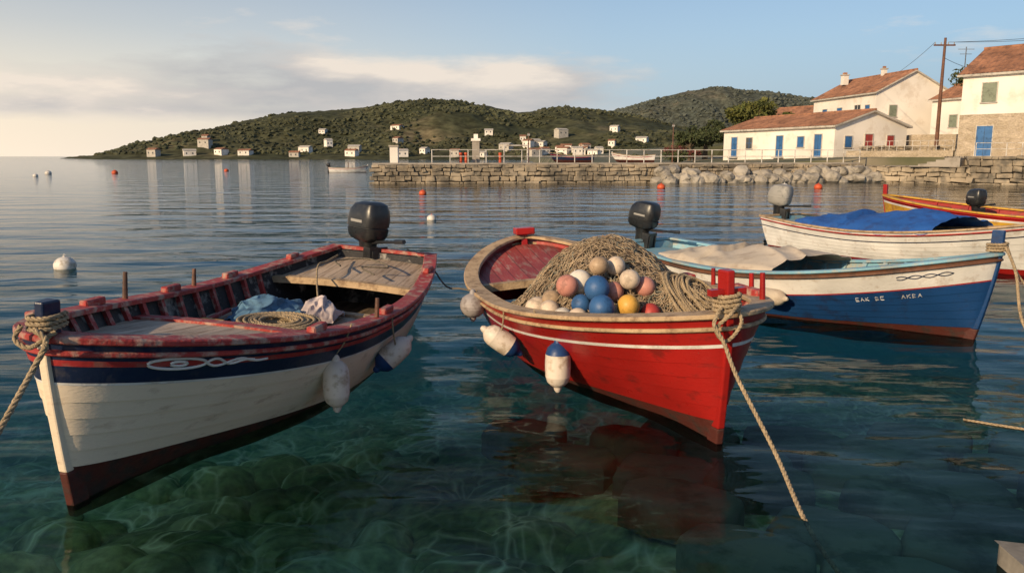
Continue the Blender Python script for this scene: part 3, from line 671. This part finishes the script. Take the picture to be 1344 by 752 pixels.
# ---------------------------------------------------------------- mooring ropes
def stemrope(b,z0,turns,r,wx,wy,name='rope_lashing'):
    p=b.pt(0,1,b.sh(0)); P=[]
    for k in range(int(turns*16)):
        a=k/16*2*math.pi; c,s_=math.cos(a),math.sin(a)
        P.append(Vector((p.x+.04+wx*math.copysign(abs(c)**.6,c),wy*math.copysign(abs(s_)**.6,s_),z0+k/16*r*2.1)))
    rope(name,P[::2],r,ropem,b.root)
stemrope(bA,bA.sh(0)+.06,3,.014,.09,.07); stemrope(b2,b2.sh(0)+.04,4,.015,.09,.07); stemrope(b3,b3.sh(0)+.05,3,.015,.09,.07)
p=bA.world(bA.pt(0,1,bA.sh(0)+.08)); 
rope('mooring_rope',[p+Vector((.02,-.07,0)),p+Vector((.09,-.1,-.06)),p+Vector((.04,-.16,-.2)),p+Vector((-.02,-.45,-.5)),(-2.6,3.4,.25),(-2.6,2.8,.02)],.016)
rope('mooring_rope',[p+Vector((-.06,-.05,.02)),p+Vector((-.09,-.07,-.05)),p+Vector((.0,-.09,-.09)),p+Vector((.1,-.02,-.02))],.014)
p=b2.world(b2.pt(0,1,b2.sh(0)+.06))
rope('mooring_rope',[p+Vector((-.06,-.05,.02)),p+Vector((-.12,-.12,-.08)),p+Vector((-.06,-.16,-.2)),p+Vector((.0,-.3,-.4)),(1.60,4.65,.22),(1.63,4.2,.0),(1.72,3.95,-.16),(1.9,3.6,-.35)],.014)
rope('mooring_rope',[p+Vector((.05,-.06,.04)),p+Vector((-.02,-.12,-.02)),p+Vector((-.1,-.09,-.12)),p+Vector((-.03,-.1,-.2)),p+Vector((.07,-.08,-.08)),p+Vector((.05,.02,.03))],.013)
p=b3.world(b3.pt(0,1,b3.sh(0)+.1))
rope('mooring_rope',[p+Vector((.0,-.07,0)),p+Vector((.02,-.25,-.25)),(5.18,7.95,.3),(5.27,7.4,.0),(5.4,7.0,-.2)],.016)
rope('mooring_rope',[p+Vector((.02,-.07,0)),p+Vector((.15,-.1,-.3)),p+Vector((.3,-.3,-.6))],.01)
rope('mooring_rope',[(3.45,5.9,.012),(3.7,5.72,.016),(4.0,5.55,.012),(4.5,5.3,.01)],.013)
rope('mooring_rope',[bA.world((bA.L+.1,-.3,.9)),(-1.0,9.6,.72),(-.75,9.0,.55),(-.55,8.5,.6),b2.world(b2.pt(.56,1,.66,0))],.01,roped)
# ---------------------------------------------------------------- buoys
def buoy(x,y,r,m,flat=.85,m2=None):
    mb=MB(); n=24; secs=[]
    for k in range(13):
        a=-math.pi/2+math.pi*k/12; secs.append([Vector((max(.004,r*math.cos(a))*math.cos(j/n*6.2832),max(.004,r*math.cos(a))*math.sin(j/n*6.2832),r*flat*math.sin(a))) for j in range(n)])
    mb.loft(secs,m); mb.tube([(0,0,r*flat*.95),(0,0,r*flat*1.1)],[r*.14,r*.12],m2 or m,12)
    ring=[Vector((r*.1*math.cos(k/10*6.283),0,r*flat*1.15+r*.1*math.sin(k/10*6.283))) for k in range(11)]
    mb.tube(ring,r*.03,m2 or m,6)
    o=mb.build('mooring_buoy'); o.location=(x,y,r*.3); return o
orange=mat('orange_buoy',(.55,.09,.03),None,5,.3,.5); wb=mat('white_buoy',(.68,.64,.58),(.4,.35,.28),8,.4,.5,.1)
buoy(-8.05,14.35,.19,wb); buoy(-2.55,25.5,.15,wb,m2=orange)
buoy(-4.75,43,.2,orange); buoy(9.4,51,.26,orange); buoy(19.3,51,.26,orange); buoy(17,50.5,.28,wb); buoy(-46,94,.35,orange); buoy(-52,91,.35,wb); buoy(-38,108,.3,orange); buoy(-47,80,.25,wb)
def skiff(x,y,l,rz,m):
    bb=Boat('rowing_boat',(x,y),(x+l*math.cos(rz),y+l*math.sin(rz)),abs(l)*.33,.8,.5,.6,tw=.7,boot=(.02,.05))
    bb.hull([(0,.1,m,0),(.1,.15,redstripe,.003)],m,navy,lblue,cap=capwood); bb.stem(m,.15); bb.deck(.03,.25,.05,m); motor(bb,bb.L+.06,0,.65,black)
    mb=MB(); mb.tube([(bb.L*.5,0,.2),(bb.L*.5,0,1.2)],.04,brown); mb.build('post',bb.root)
skiff(-18.2,102,-4.6,.08,whitep); skiff(-121,190,-5,0,navy)
# ---------------------------------------------------------------- breakwater, quay, land
mb=MB()
def prism(mb,poly,z0,z1,m,mtop=None):
    n=len(poly); vs=[(x,y,z0) for x,y in poly]+[(x,y,z1) for x,y in poly]
    mb.add(vs,[(i,(i+1)%n,n+(i+1)%n,n+i) for i in range(n)],m); mb.add([(x,y,z1) for x,y in poly],[tuple(range(n))],mtop or m)
prism(mb,[(-10.2,60),(28,64.5),(30,70),(-10.2,65.5)],-3,1.38,quaystone,concrete)
mb.build('stone_breakwater',smooth=False)
mb=MB(); prism(mb,[(-10.3,59.9),(27.5,64.4),(27.6,65.3),(-10.3,60.8)],1.383,1.5,concrete); mb.build('breakwater_coping',smooth=False)
def facing(name,p0,p1,z0,z1,bw,bh,m,prot=.12):
    p0=Vector(p0);p1=Vector(p1);d=(p1-p0);L_=d.length;d.normalize();ang=math.atan2(d.y,d.x); items=[]; mb=MB(); z=z0
    while z<z1-.05:
        h=min(bh*random.uniform(.7,1.3),z1-z); x=-random.random()*bw*.5
        while x<L_:
            w=bw*random.uniform(.4,1.4); c=p0+d*(x+w/2); pr=random.uniform(.2,1)*prot; hz_=h*random.uniform(.8,1.05)
            if 0<x+w/2<L_: mb.box((c.x+d.y*pr*.4,c.y-d.x*pr*.4,z+h/2+random.gauss(0,.02)),(w/2*.96,pr+.05,hz_/2*.96),m,Matrix.Rotation(ang+random.gauss(0,.05),3,'Z')@Matrix.Rotation(random.gauss(0,.07),3,'Y'))
            x+=w
        z+=h
    for i,v in enumerate(mb.v): mb.v[i]=(v[0]+random.gauss(0,.025),v[1]+random.gauss(0,.025),v[2]+random.gauss(0,.025))
    o=mb.build(name,smooth=False); b_=o.modifiers.new('b','BEVEL'); b_.width=.06; b_.segments=2; return o
blockm=mat('block_stone',(.38,.31,.22),(.16,.14,.11),1.1,.55,.9,.6,5,large=.5)
facing('breakwater_facing',(-10.3,59.95),(28,64.45),-.2,1.38,.75,.36,blockm,.18)
facing('quay_facing',(28.2,63.5),(33,58.2),-.2,1.25,.9,.36,blockm,.18)
facing('quay_facing',(33,58.2),(60,48),-.2,1.98,.9,.38,blockm,.18)
mb=MB()
prism(mb,[(28.2,63.7),(33,58.4),(36,70),(28.5,72)],-2,1.26,quaystone,concrete)
prism(mb,[(33,58.4),(62,47.4),(75,70),(34,64)],-2,1.99,quaystone,concrete)
mb.build('quay_wall',smooth=False)
mb=MB()
for k in range(5): mb.box((33.4-k*.45,60.6+k*.4,1.25+.15*(4-k)/1.0*.5),(.5,2.2,.15*(4-k)/2+.03),concrete,Matrix.Rotation(math.radians(-42),3,'Z'))
mb.build('quay_steps',smooth=False)
gm=bpy.data.materials.new('ground'); t=nt(gm); L=t.links.new
o=N(t,'ShaderNodeOutputMaterial'); p=N(t,'ShaderNodeBsdfPrincipled'); L(p.outputs[0],o.inputs[0]); tc=N(t,'ShaderNodeTexCoord')
n=N(t,'ShaderNodeTexNoise'); n.inputs['Scale'].default_value=.12; n.inputs['Detail'].default_value=6; L(tc.outputs['Object'],n.inputs[0])
r=ramp(t,n.outputs[0],[(.35,(.05,.06,.028)),(.5,(.1,.1,.05)),(.68,(.24,.2,.14))]); L(r.outputs[0],p.inputs['Base Color']); p.inputs['Roughness'].default_value=.95
xs=np.linspace(6,420,180); q=np.linspace(0,1,120)
X,Q=np.meshgrid(xs,q,indexing='ij')
y0=np.interp(X,[6,14,28,30,40,60,420],[90,72,66,66,64,62,60]); Y=y0+Q**1.7*(520-y0)
Z=1.3+.62*np.clip((X-20)/10,0,1)+3*np.clip((X-60)/60,0,1)+ .03*np.clip(Y-95,0,110)*np.clip((X-40)/40,0,1)+.4*fbm(X*.1,Y*.1,4,2)*np.clip((Y-100)/60,0,1)
Z[:,0]=-2; Z[0,:]=-2
GX,GY,GZ=X,Y,Z
npgrid('ground',X,Y,Z,gm)
items=[]
for i in range(150):
    q=RNG.rand(); x=11+q*17.5; y=60+(x+10.2)*.118-.5-RNG.rand()*1.2; r=RNG.uniform(.3,.8)
    items.append((x,y,RNG.uniform(-.1,1.0)*(1 if y>61.6+(x-11)*.118 else .4),r,r*RNG.uniform(.6,1),r*RNG.uniform(.5,.8)))
multi_ico('boulder_revetment',items,rockm,2,.14)
mb=MB()
def rl(x): return 60.5+(x+10.2)*.118
for k in range(26):
    x=-6+k*1.35; mb.tube([(x,rl(x),1.5),(x,rl(x),2.5)],.04,railm,6)
for z in(1.98,2.47): mb.tube([(-6,rl(-6),z),(27.7,rl(27.7),z)],.028,railm,6)
mb.build('metal_railing')
mb=MB()
for k in range(12):
    x=33.4+k*.9; y=58.7-(x-33.4)*.378; mb.tube([(x,y,1.99),(x,y,2.95)],.03,railm,6)
for z in(2.5,2.93): mb.tube([(33.4,58.7,z),(43.3,54.96,z)],.022,railm,6)
mb.build('metal_railing')
mb=MB(); mb.box((-8.9,61.6,2.1),(.3,.3,.6),plaster); mb.box((-8.9,61.6,2.75),(.37,.37,.06),concrete); mb.build('stone_pillar',smooth=False)
mb=MB(); mb.box((-2.8,63.3,2.3),(.28,.28,.9),concrete); mb.box((-2.8,63.3,3.25),(.36,.36,.1),plaster); mb.box((-2.8,63.3,3.5),(.16,.16,.18),plaster); mb.build('harbour_beacon',smooth=False)
for x in(-3.9,-3.5,-.9): 
    mb=MB(); mb.tube([(x,62,1.4),(x,62,1.9),(x,62,2.2)],[.12,.1,.13],orange,10); mb.tube([(x,62,2.2),(x,62,2.26)],[.16,.14],orange,10); mb.build('mooring_bollard')
for x,y,h in((1.3,64,2.3),(13.8,70,3.2)):
    mb=MB(); mb.tube([(x,y,1.3),(x,y,1.3+h*.6),(x,y,1.3+h)],[.07,.05,.04],brown,8); mb.box((x,y,1.35+h),(.1,.1,.08),greypl); mb.tube([(x,y,1.43+h),(x,y,1.5+h)],[.12,.02],brown,8); mb.build('street_lamp')
mb=MB()
for x in(-.6,1.2): mb.tube([(x,62.4,1.4),(x,62.4,2.8)],.05,railm,8)
mb.tube([(-.65,62.4,2.8),(1.25,62.4,2.8)],.05,railm,8); mb.build('metal_gantry')
for (x,y,rz,m) in((3.2,66.5,.1,navy),(8.5,68.5,-.2,whitep)):
    bb=Boat('rowing_boat',(x,y),(x+3.4*math.cos(rz),y+3.4*math.sin(rz)),1.3,.6,.35,.45,tw=.7,boot=(.02,.05)); bb.hull([(0,.1,m,0),(.1,.15,redstripe,.003)],m,maroon,lblue,cap=capwood); bb.stem(m,.1); bb.root.location.z=1.66
# ---------------------------------------------------------------- houses
def house(name,P0,P1,depth,z0,wall,ridge,openings,gable_op=(),lower=None,ov=.35,base=0,roof_m=None):
    P0=Vector(P0);P1=Vector(P1);d=(P1-P0);L_=d.length;d.normalize(); ang=math.atan2(d.y,d.x)
    r=empty(name,(P0.x,P0.y,z0),ang)
    D=depth; mb=MB()
    def walls(za,zb,m,inset=0):
        i=inset; c=[(i,i),(L_-i,i),(L_-i,D-i),(i,D-i)]
        mb.add([(x,y,za) for x,y in c]+[(x,y,zb) for x,y in c],[(0,1,5,4),(1,2,6,5),(2,3,7,6),(3,0,4,7)],m)
    if lower: walls(-3,lower,housestone,-.03); mb.add([(-.03,-.03,lower),(L_+.03,-.03,lower),(L_+.03,D+.03,lower),(-.03,D+.03,lower)],[(0,1,2,3)],housestone); walls(lower+.004,wall,plaster)
    else: walls(-3,wall,plaster)
    for x in(0,L_): mb.add([(x,0,wall),(x,D,wall),(x,D/2,ridge)],[(0,1,2)],plaster)
    mb.build('walls',r,False)
    mb=MB(); th=.16; sl=(ridge-wall)/(D/2)
    for sgn in(0,1):
        y0=-ov if sgn==0 else D+ov; z_e=wall-ov*sl+.03
        n=int((L_+2*ov)/.34)+1; P=[];
        for i in range(n*4+1):
            x=-ov+(L_+2*ov)*i/(n*4); bump_=.06*abs(math.sin(i/4*math.pi))
            P.append([Vector((x,y0,z_e+bump_)),Vector((x,D/2,ridge+.03+bump_))])
        mb.grid(P,tilem)
        mb.grid([[Vector((x,y0,z_e-th)),Vector((x,D/2,ridge+.03-th))] for x in(-ov,L_+ov)],plaster)
        for x in(-ov,L_+ov): mb.add([(x,y0,z_e),(x,D/2,ridge+.03),(x,D/2,ridge+.03-th),(x,y0,z_e-th)],[(0,1,2,3)],trimm)
        mb.add([(-ov,y0,z_e+.01),(L_+ov,y0,z_e+.01),(L_+ov,y0,z_e-th),(-ov,y0,z_e-th)],[(0,1,2,3)],trimm)
    mb.tube([(-ov-.02,D/2,ridge+.07),(L_+ov+.02,D/2,ridge+.07)],.12,tilem,8)
    mb.build('roof',r,False)
    mb=MB()
    def op(face,u,z,w,h,m,typ):
        def B(cu,cz,hw,hz,p0,p1,mm):
            if face=='f': mb.box((cu,-(p0+p1)/2,cz),(hw,(p1-p0)/2,hz),mm)
            else: mb.box((L_+(p0+p1)/2,cu,cz),((p1-p0)/2,hw,hz),mm)
        f=.07
        B(u,z+h/2,w/2,h/2,-.02,.035,glassm if typ!='door' else m)
        B(u-w/2-f/2,z+h/2,f/2,h/2,-.02,.07,trimm);B(u+w/2+f/2,z+h/2,f/2,h/2,-.02,.07,trimm);B(u,z+h+f/2,w/2+f,f/2,-.02,.072,trimm)
        if typ!='door':
            B(u,z-.04,w/2+.12,.04,-.02,.12,trimm); B(u,z+h/2,.025,h/2-.002,.035,.055,m); B(u,z+h*.5,w/2-.002,.02,.035,.053,m)
        if typ=='shut':
            for sg in(-1,1):
                B(u+sg*w*.25,z+h/2,w*.235,h/2-.02,.036,.06,m)
                for k in range(6): B(u+sg*w*.25,z+h*(k+.5)/6,w*.2,.015,.06,.068,m)
        if typ=='door': B(u,z+h/2,.01,h/2-.05,.035,.045,glassm); B(u,-.05,w/2+.2,.06,-.02,.4,trimm)
    for o_ in openings: op('f',*o_)
    for o_ in gable_op: op('g',*o_)
    mb.build('windows_and_doors',r,False); return r,L_
def chimney(r,x,y,z,h=1.2,w=.35):
    mb=MB(); mb.box((x,y,z+h/2),(w,w,h/2),plaster); mb.box((x,y,z+h+.06),(w+.1,w+.1,.06),trimm); mb.box((x,y,z+h+.25),(w*.6,w*.6,.13),tilem); mb.build('chimney',r,False)
G0=1.9
rA,_=house('white_cottage',(23.6,91),(29.6,75),8.6,G0,2.95,4.3,
   [(2,0,1.0,2.1,bluedoor,'door'),(4.6,.9,1.0,1.1,bluedoor,'win'),(9.5,0,1.0,2.1,bluedoor,'door'),(12.6,.95,.9,1.0,bluedoor,'shut'),(15.0,0,.95,2.1,bluedoor,'door')],
   [(1.6,.9,.8,1.0,bluedoor,'shut'),(4.0,0,.9,2.1,reddoor,'door'),(6.6,1.0,.8,1.0,reddoor,'shut')])
rB,_=house('white_house',(40.0,109),(42.0,95),9.3,G0+1,6.5,8.9,
   [(3,3.6,1.1,1.4,bluedoor,'shut'),(6.5,3.6,1.1,1.4,bluedoor,'shut'),(10.5,3.6,1.2,1.5,whitep,'win'),(12.6,3.6,.9,1.4,bluedoor,'shut')],[(2.2,3.6,.9,1.3,greensh,'shut')])
chimney(rB,2.0,3,8.2); chimney(rB,8,4.65,8.8,.8,.25)
rC,_=house('stone_house',(35.5,65),(45,53.5),9,G0+.1,6.4,8.6,
   [(2.0,4.1,1.0,1.45,greensh,'shut'),(6.0,4.1,1.0,1.45,greensh,'shut'),(10,4.1,1.0,1.45,greensh,'shut'),(1.9,0,1.15,2.3,bluedoor,'door'),(5.6,0,1.15,2.4,bluedoor,'door'),(9,1,1,1.2,bluedoor,'shut')],(),lower=3.2)
rD,_=house('white_house',(47,92),(50.5,82),7,G0+2,4.4,6,[(3,1.2,1,1.3,greensh,'shut'),(7,1.2,1,1.3,bluedoor,'shut')],[(3,1.2,1,1.3,greensh,'shut')])
rE,_=house('white_house',(38.5,128),(44,118),9,G0+1.5,4.0,6,[(3,2,1,1.3,greensh,'shut'),(7,2,1,1.3,bluedoor,'shut')],[(4,2,1,1.3,greensh,'shut')])
mb=MB(); prism(mb,[(37.9,77.5),(49,70),(60,90),(42,92)],0,G0+2.1,housestone,concrete); mb.build('retaining_wall',smooth=False)
mb=MB(); prism(mb,[(30.2,73.6),(36,66.5),(36.3,66.8),(30.5,73.9)],1,G0+.55,housestone,concrete); mb.build('garden_wall',smooth=False)
facing('terrace_wall',(31.5,73.4),(37.5,70.2),1.8,2.9,.7,.3,blockm,.1)
mb=MB(); prism(mb,[(31.5,73.45),(37.5,70.25),(38,76.5),(33,76.0)],1,2.9,housestone,concrete); mb.build('terrace',smooth=False)
mb=MB()
for k in range(9): mb.box((38.0+k*.33,71.0-k*.16,G0+.12*(k+1)),(.18,1.0,.12*(k+1)),concrete,Matrix.Rotation(-.45,3,'Z'))
mb.build('stone_steps',smooth=False)
mb=MB()
for k in range(14):
    x=30.6+k*.42;y=73.2-k*.5; mb.tube([(x,y,2.4),(x,y,3.3)],.025,railm,6)
for z in(2.85,3.28): mb.tube([(30.6,73.2,z),(36.06,66.7,z)],.02,railm,6)
mb.build('metal_railing')
mb=MB(); px,py=36.4,70.0
mb.tube([(px,py,2.8),(px,py,7),(px+.03,py,11.8)],[.17,.14,.1],brown,10); mb.box((px,py,11.2),(.9,.06,.06),brown); 
for k in(-.8,-.3,.3,.8): mb.tube([(px+k,py,11.25),(px+k,py,11.45)],[.05,.03],greypl,8)
mb.box((px+2.4,py+1,9.9),(.03,.03,1.3),metal); mb.box((px+2.4,py+1,11.0),(.7,.02,.02),metal); mb.box((px+2.4,py+1,10.6),(.5,.02,.02),metal)
mb.build('utility_pole')
def wire(a,b_,sag): return [Vector(a).lerp(Vector(b_),k/20)-Vector((0,0,sag*4*(k/20)*(1-k/20))) for k in range(21)]
curve('overhead_wires',[wire((px-.8,py,11.45),(43,100,10.2),.6),wire((px+.8,py,11.45),(50,52,11.6),.5),wire((px+.3,py,11.45),(50,52.5,11.3),.6),wire((px,py,10.2),(38,64,8.3),.3)],.018,black,None,1)
# ---------------------------------------------------------------- trees
def tree(name,x,y,z,h,r,m,n=2600,seed=0,clumps=14,ls=.16):
    rg=np.random.RandomState(seed); root=empty(name,(x,y,z)); mb=MB()
    mb.tube([(0,0,-.5),(.1,0,h*.2),(.0,.1,h*.45),(.1,.05,h*.6)],[r*.12,r*.09,r*.06,r*.03],bark,8)
    cs=[]
    for k in range(clumps):
        a=rg.rand()*6.28; q=rg.rand()**.6*r*.75; c=np.array([q*math.cos(a),q*math.sin(a),h*(.42+.42*rg.rand()*(1-.4*q/r))]); cs.append((c,r*rg.uniform(.25,.45)))
        mb.tube([(.05,.03,h*.3),(c[0]*.5,c[1]*.5,(h*.3+c[2])*.5),tuple(c)],[r*.05,r*.03,r*.012],bark,5)
    mb.build('trunk',root)
    V=[];F=[]
    for i in range(n):
        c,cr=cs[rg.randint(len(cs))]; d=rg.normal(size=3); d/=np.linalg.norm(d); p=c+d*cr*rg.uniform(.55,1.08)*np.array([1,1,.75])
        u=rg.normal(size=3);u/=np.linalg.norm(u);v=np.cross(u,rg.normal(size=3));v/=np.linalg.norm(v); s_=ls*rg.uniform(.5,1.3)
        k=len(V); V+= [tuple(p-u*s_),tuple(p-v*s_*.5),tuple(p+u*s_),tuple(p+v*s_*.5)]; F.append((k,k+1,k+2,k+3))
    me=bpy.data.meshes.new('foliage'); me.from_pydata(V,[],F); me.materials.append(m); o=bpy.data.objects.new('foliage',me); COL.objects.link(o); o.parent=root
tree('olive_tree',24.6,104,G0,5.4,3.2,leaf,3200,1,ls=.22); tree('olive_tree',31.4,108,G0+1.4,7.4,3.6,leaf2,3400,2,ls=.22); tree('olive_tree',35.5,112,G0+1.4,7.4,3.2,leaf2,3000,3,ls=.22)
tree('olive_tree',27.8,106,G0,5.6,2.6,leaf,2200,12,ls=.2)
tree('olive_tree',22.0,101,G0,3.6,2,leaf,1600,8,ls=.2); tree('pine_tree',53,92,G0+3,9.0,3.4,leaf,2600,4,ls=.24); tree('olive_tree',50,104,G0+4,7,3,leaf,2200,5,ls=.24)
tree('bougainvillea',18.4,92,1.2,2.2,1.5,redleaf,1300,6,ls=.13); tree('bougainvillea',20.5,92,1.2,1.8,1.2,redleaf,1000,7,ls=.13)
tree('shrub',16,80,1.0,1.6,1.4,leaf,1000,9,ls=.12); tree('shrub',12,78,.9,1.3,1.2,leaf,800,19,ls=.12)
# ---------------------------------------------------------------- hills
def hillmat(name,g1,g2,tan):
    m=bpy.data.materials.new(name); t=nt(m); L=t.links.new
    o=N(t,'ShaderNodeOutputMaterial'); p=N(t,'ShaderNodeBsdfPrincipled'); L(p.outputs[0],o.inputs[0]); tc=N(t,'ShaderNodeTexCoord')
    n=N(t,'ShaderNodeTexNoise'); n.inputs['Scale'].default_value=.012; n.inputs['Detail'].default_value=6; n.inputs['Roughness'].default_value=.6; L(tc.outputs['Object'],n.inputs[0])
    r=ramp(t,n.outputs[0],[(.42,g1),(.56,g2),(.68,tan)])
    n2=N(t,'ShaderNodeTexNoise'); n2.inputs['Scale'].default_value=.15; n2.inputs['Detail'].default_value=4; L(tc.outputs['Object'],n2.inputs[0])
    r2=ramp(t,n2.outputs[0],[(.35,(.5,.5,.5)),(.62,(1.2,1.2,1.2))]); L(mix(t,1.0,r.outputs[0],r2.outputs[0],'MULTIPLY'),p.inputs['Base Color']); p.inputs['Roughness'].default_value=1; p.inputs['Specular IOR Level'].default_value=.1
    return m
hm=hillmat('hill_scrub',(.05,.055,.028),(.085,.085,.045),(.19,.155,.09)); hm2=hillmat('far_hill_scrub',(.07,.08,.065),(.095,.1,.075),(.16,.14,.1))  # far version is paler: distance haze put into its base colour
def hill(name,us,vs,D,y0,w,m,seed,back=500,gul=.16,ns=.012,sc=1.07):
    rx=(np.array(us)-672)/1055*D; rh=((205-np.array(vs))/1055*D)*sc+2
    xs=np.linspace(rx[0]-10,rx[-1]+10,420); q=np.linspace(0,1,150)
    X,Q=np.meshgrid(xs,q,indexing='ij'); R=np.interp(X,rx,rh); 
    yy=y0+np.interp(X,[rx[0],rx[0]+120],[ (D-y0)*.75,0]); Y=yy+Q*(D+back-yy)
    s=np.clip((Y-yy)/(D-yy+1e-6),0,1); s=s*s*(3-2*s)*.55+s*.45
    g=fbm(X*ns,Y*ns*.6,5,seed)
    bk=np.clip((Y-D)/back,0,1)
    Z=R*s*(1-bk**1.5*.9)*(.86+.28*g*(1-s*.6))+R*gul*(g-.5)*np.sin(np.pi*s)*1.5 - 1.5*(1-s)
    Z=Z+2.2*(fbm(X*.16,Y*.16,3,seed+5)-.45)*np.clip(s*4,0,1)
    o=npgrid(name,X,Y,Z,m); return X,Y,Z,s
X,Y,Z,s_=hill('hill',[128,150,200,250,300,330,370,400,440,480,520,560,600,640,680,700,740,780,820,870,920,1000,1100],[204.5,202,191,180,167,158,151,148,147,142,135,130,133,141,150,149,141,144,151,163,174,186,195],720,470,0,hm,3,gul=.35)
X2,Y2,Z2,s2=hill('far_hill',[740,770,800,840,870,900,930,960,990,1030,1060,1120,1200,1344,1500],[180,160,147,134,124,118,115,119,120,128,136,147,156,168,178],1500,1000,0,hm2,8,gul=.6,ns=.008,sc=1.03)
def forest(name,X,Y,Z,n,rmin,rmax,ymax,th,m,seed,sc=.02):
    items=[]; idx=RNG.randint(0,X.size,n); dens=fbm(X*sc,Y*sc,4,seed)
    for k in idx:
        x=X.flat[k];y=Y.flat[k];z=Z.flat[k]
        if y>ymax or z<3 or dens.flat[k]<th+.14*RNG.rand(): continue
        r=RNG.uniform(rmin,rmax); items.append((x+RNG.normal(),y+RNG.normal(),z+r*.2,r*1.3,r*1.3,r*.85))
    multi_ico(name,items,m,1,.4)
fm=mat('forest_canopy',(.075,.078,.038),(.04,.046,.022),.05,.5,.95,.1,1,large=.4)
fm2=mat('far_forest_canopy',(.085,.095,.075),(.065,.075,.06),.05,.5,.95,.1,1)  # haze put into the canopy colour, paler than the near forest
forest('distant_trees',X,Y,Z,36000,.6,1.7,760,.36,fm,31)
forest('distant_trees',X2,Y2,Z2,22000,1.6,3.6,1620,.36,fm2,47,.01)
items=[]
for k in range(2500):
    i=RNG.randint(0,GX.size); x=GX.flat[i]; y=GY.flat[i]; z=GZ.flat[i]
    if y<125 or x>300 or x<y*.19: continue
    r=RNG.uniform(.8,1.9); items.append((x+RNG.normal()*2,y+RNG.normal()*2,z+r*.4,r*1.2,r*1.2,r))
multi_ico('distant_trees',items,fm,1,.35)
# village
mb=MB(); 
def sx(x,y): 
    j=np.argmin((X-x)**2+(Y-y)**2); return Z.flat[j]
rg=random.Random(9)
cl=[(262,1),(275,2),(292,1),(330,1),(390,2),(405,1),(425,2),(468,2),(520,3),(530,1),(575,1),(612,1),(645,2),(668,1),(690,3),(708,3),(722,3),(738,2),(762,4),(215,1),(780,2),(800,2),(830,1)]
for u,n in cl:
    for k in range(n):
        uu=u+rg.gauss(0,8); y=500+rg.random()**1.8*95; x=(uu-672)/1055*y; z=float(sx(x,y)); w=rg.uniform(1.8,3.9);d=rg.uniform(2,3.4);h=rg.uniform(1.2,2.1); a=rg.uniform(-.6,.6)
        R_=Matrix.Rotation(a,3,'Z'); m_=plaster if rg.random()<.7 else trimm
        mb.box((x,y,z+h-1),(w,d,h+1),m_,R_)
        zt=z+2*h; vs=[R_@Vector(v)+Vector((x,y,zt+.05)) for v in((-w-.3,-d-.3,0),(w+.3,-d-.3,0),(w+.3,d+.3,0),(-w-.3,d+.3,0),(-w-.3,0,1.1),(w+.3,0,1.1))]
        mb.add(vs,[(0,1,5,4),(2,3,4,5),(0,4,3),(1,2,5),(0,3,2,1)],tilem if rg.random()<.55 else trimm)
        for q in(-.5,.4): mb.box(Vector((x,y,z+h-.2))+R_@Vector((q*w*1.1,-d-.03,.3)),(.35,.05,.5),glassm,R_)
mb.build('distant_village',smooth=False)
mb=MB(); prism(mb,[(2.42,3.78),(4.5,3.2),(5,1.5),(2.3,1.5)],-1.2,.1,rockm); o=mb.build('quay_edge_stone',smooth=False); bvm=o.modifiers.new('b','BEVEL'); bvm.width=.06; bvm.segments=4
print('done')
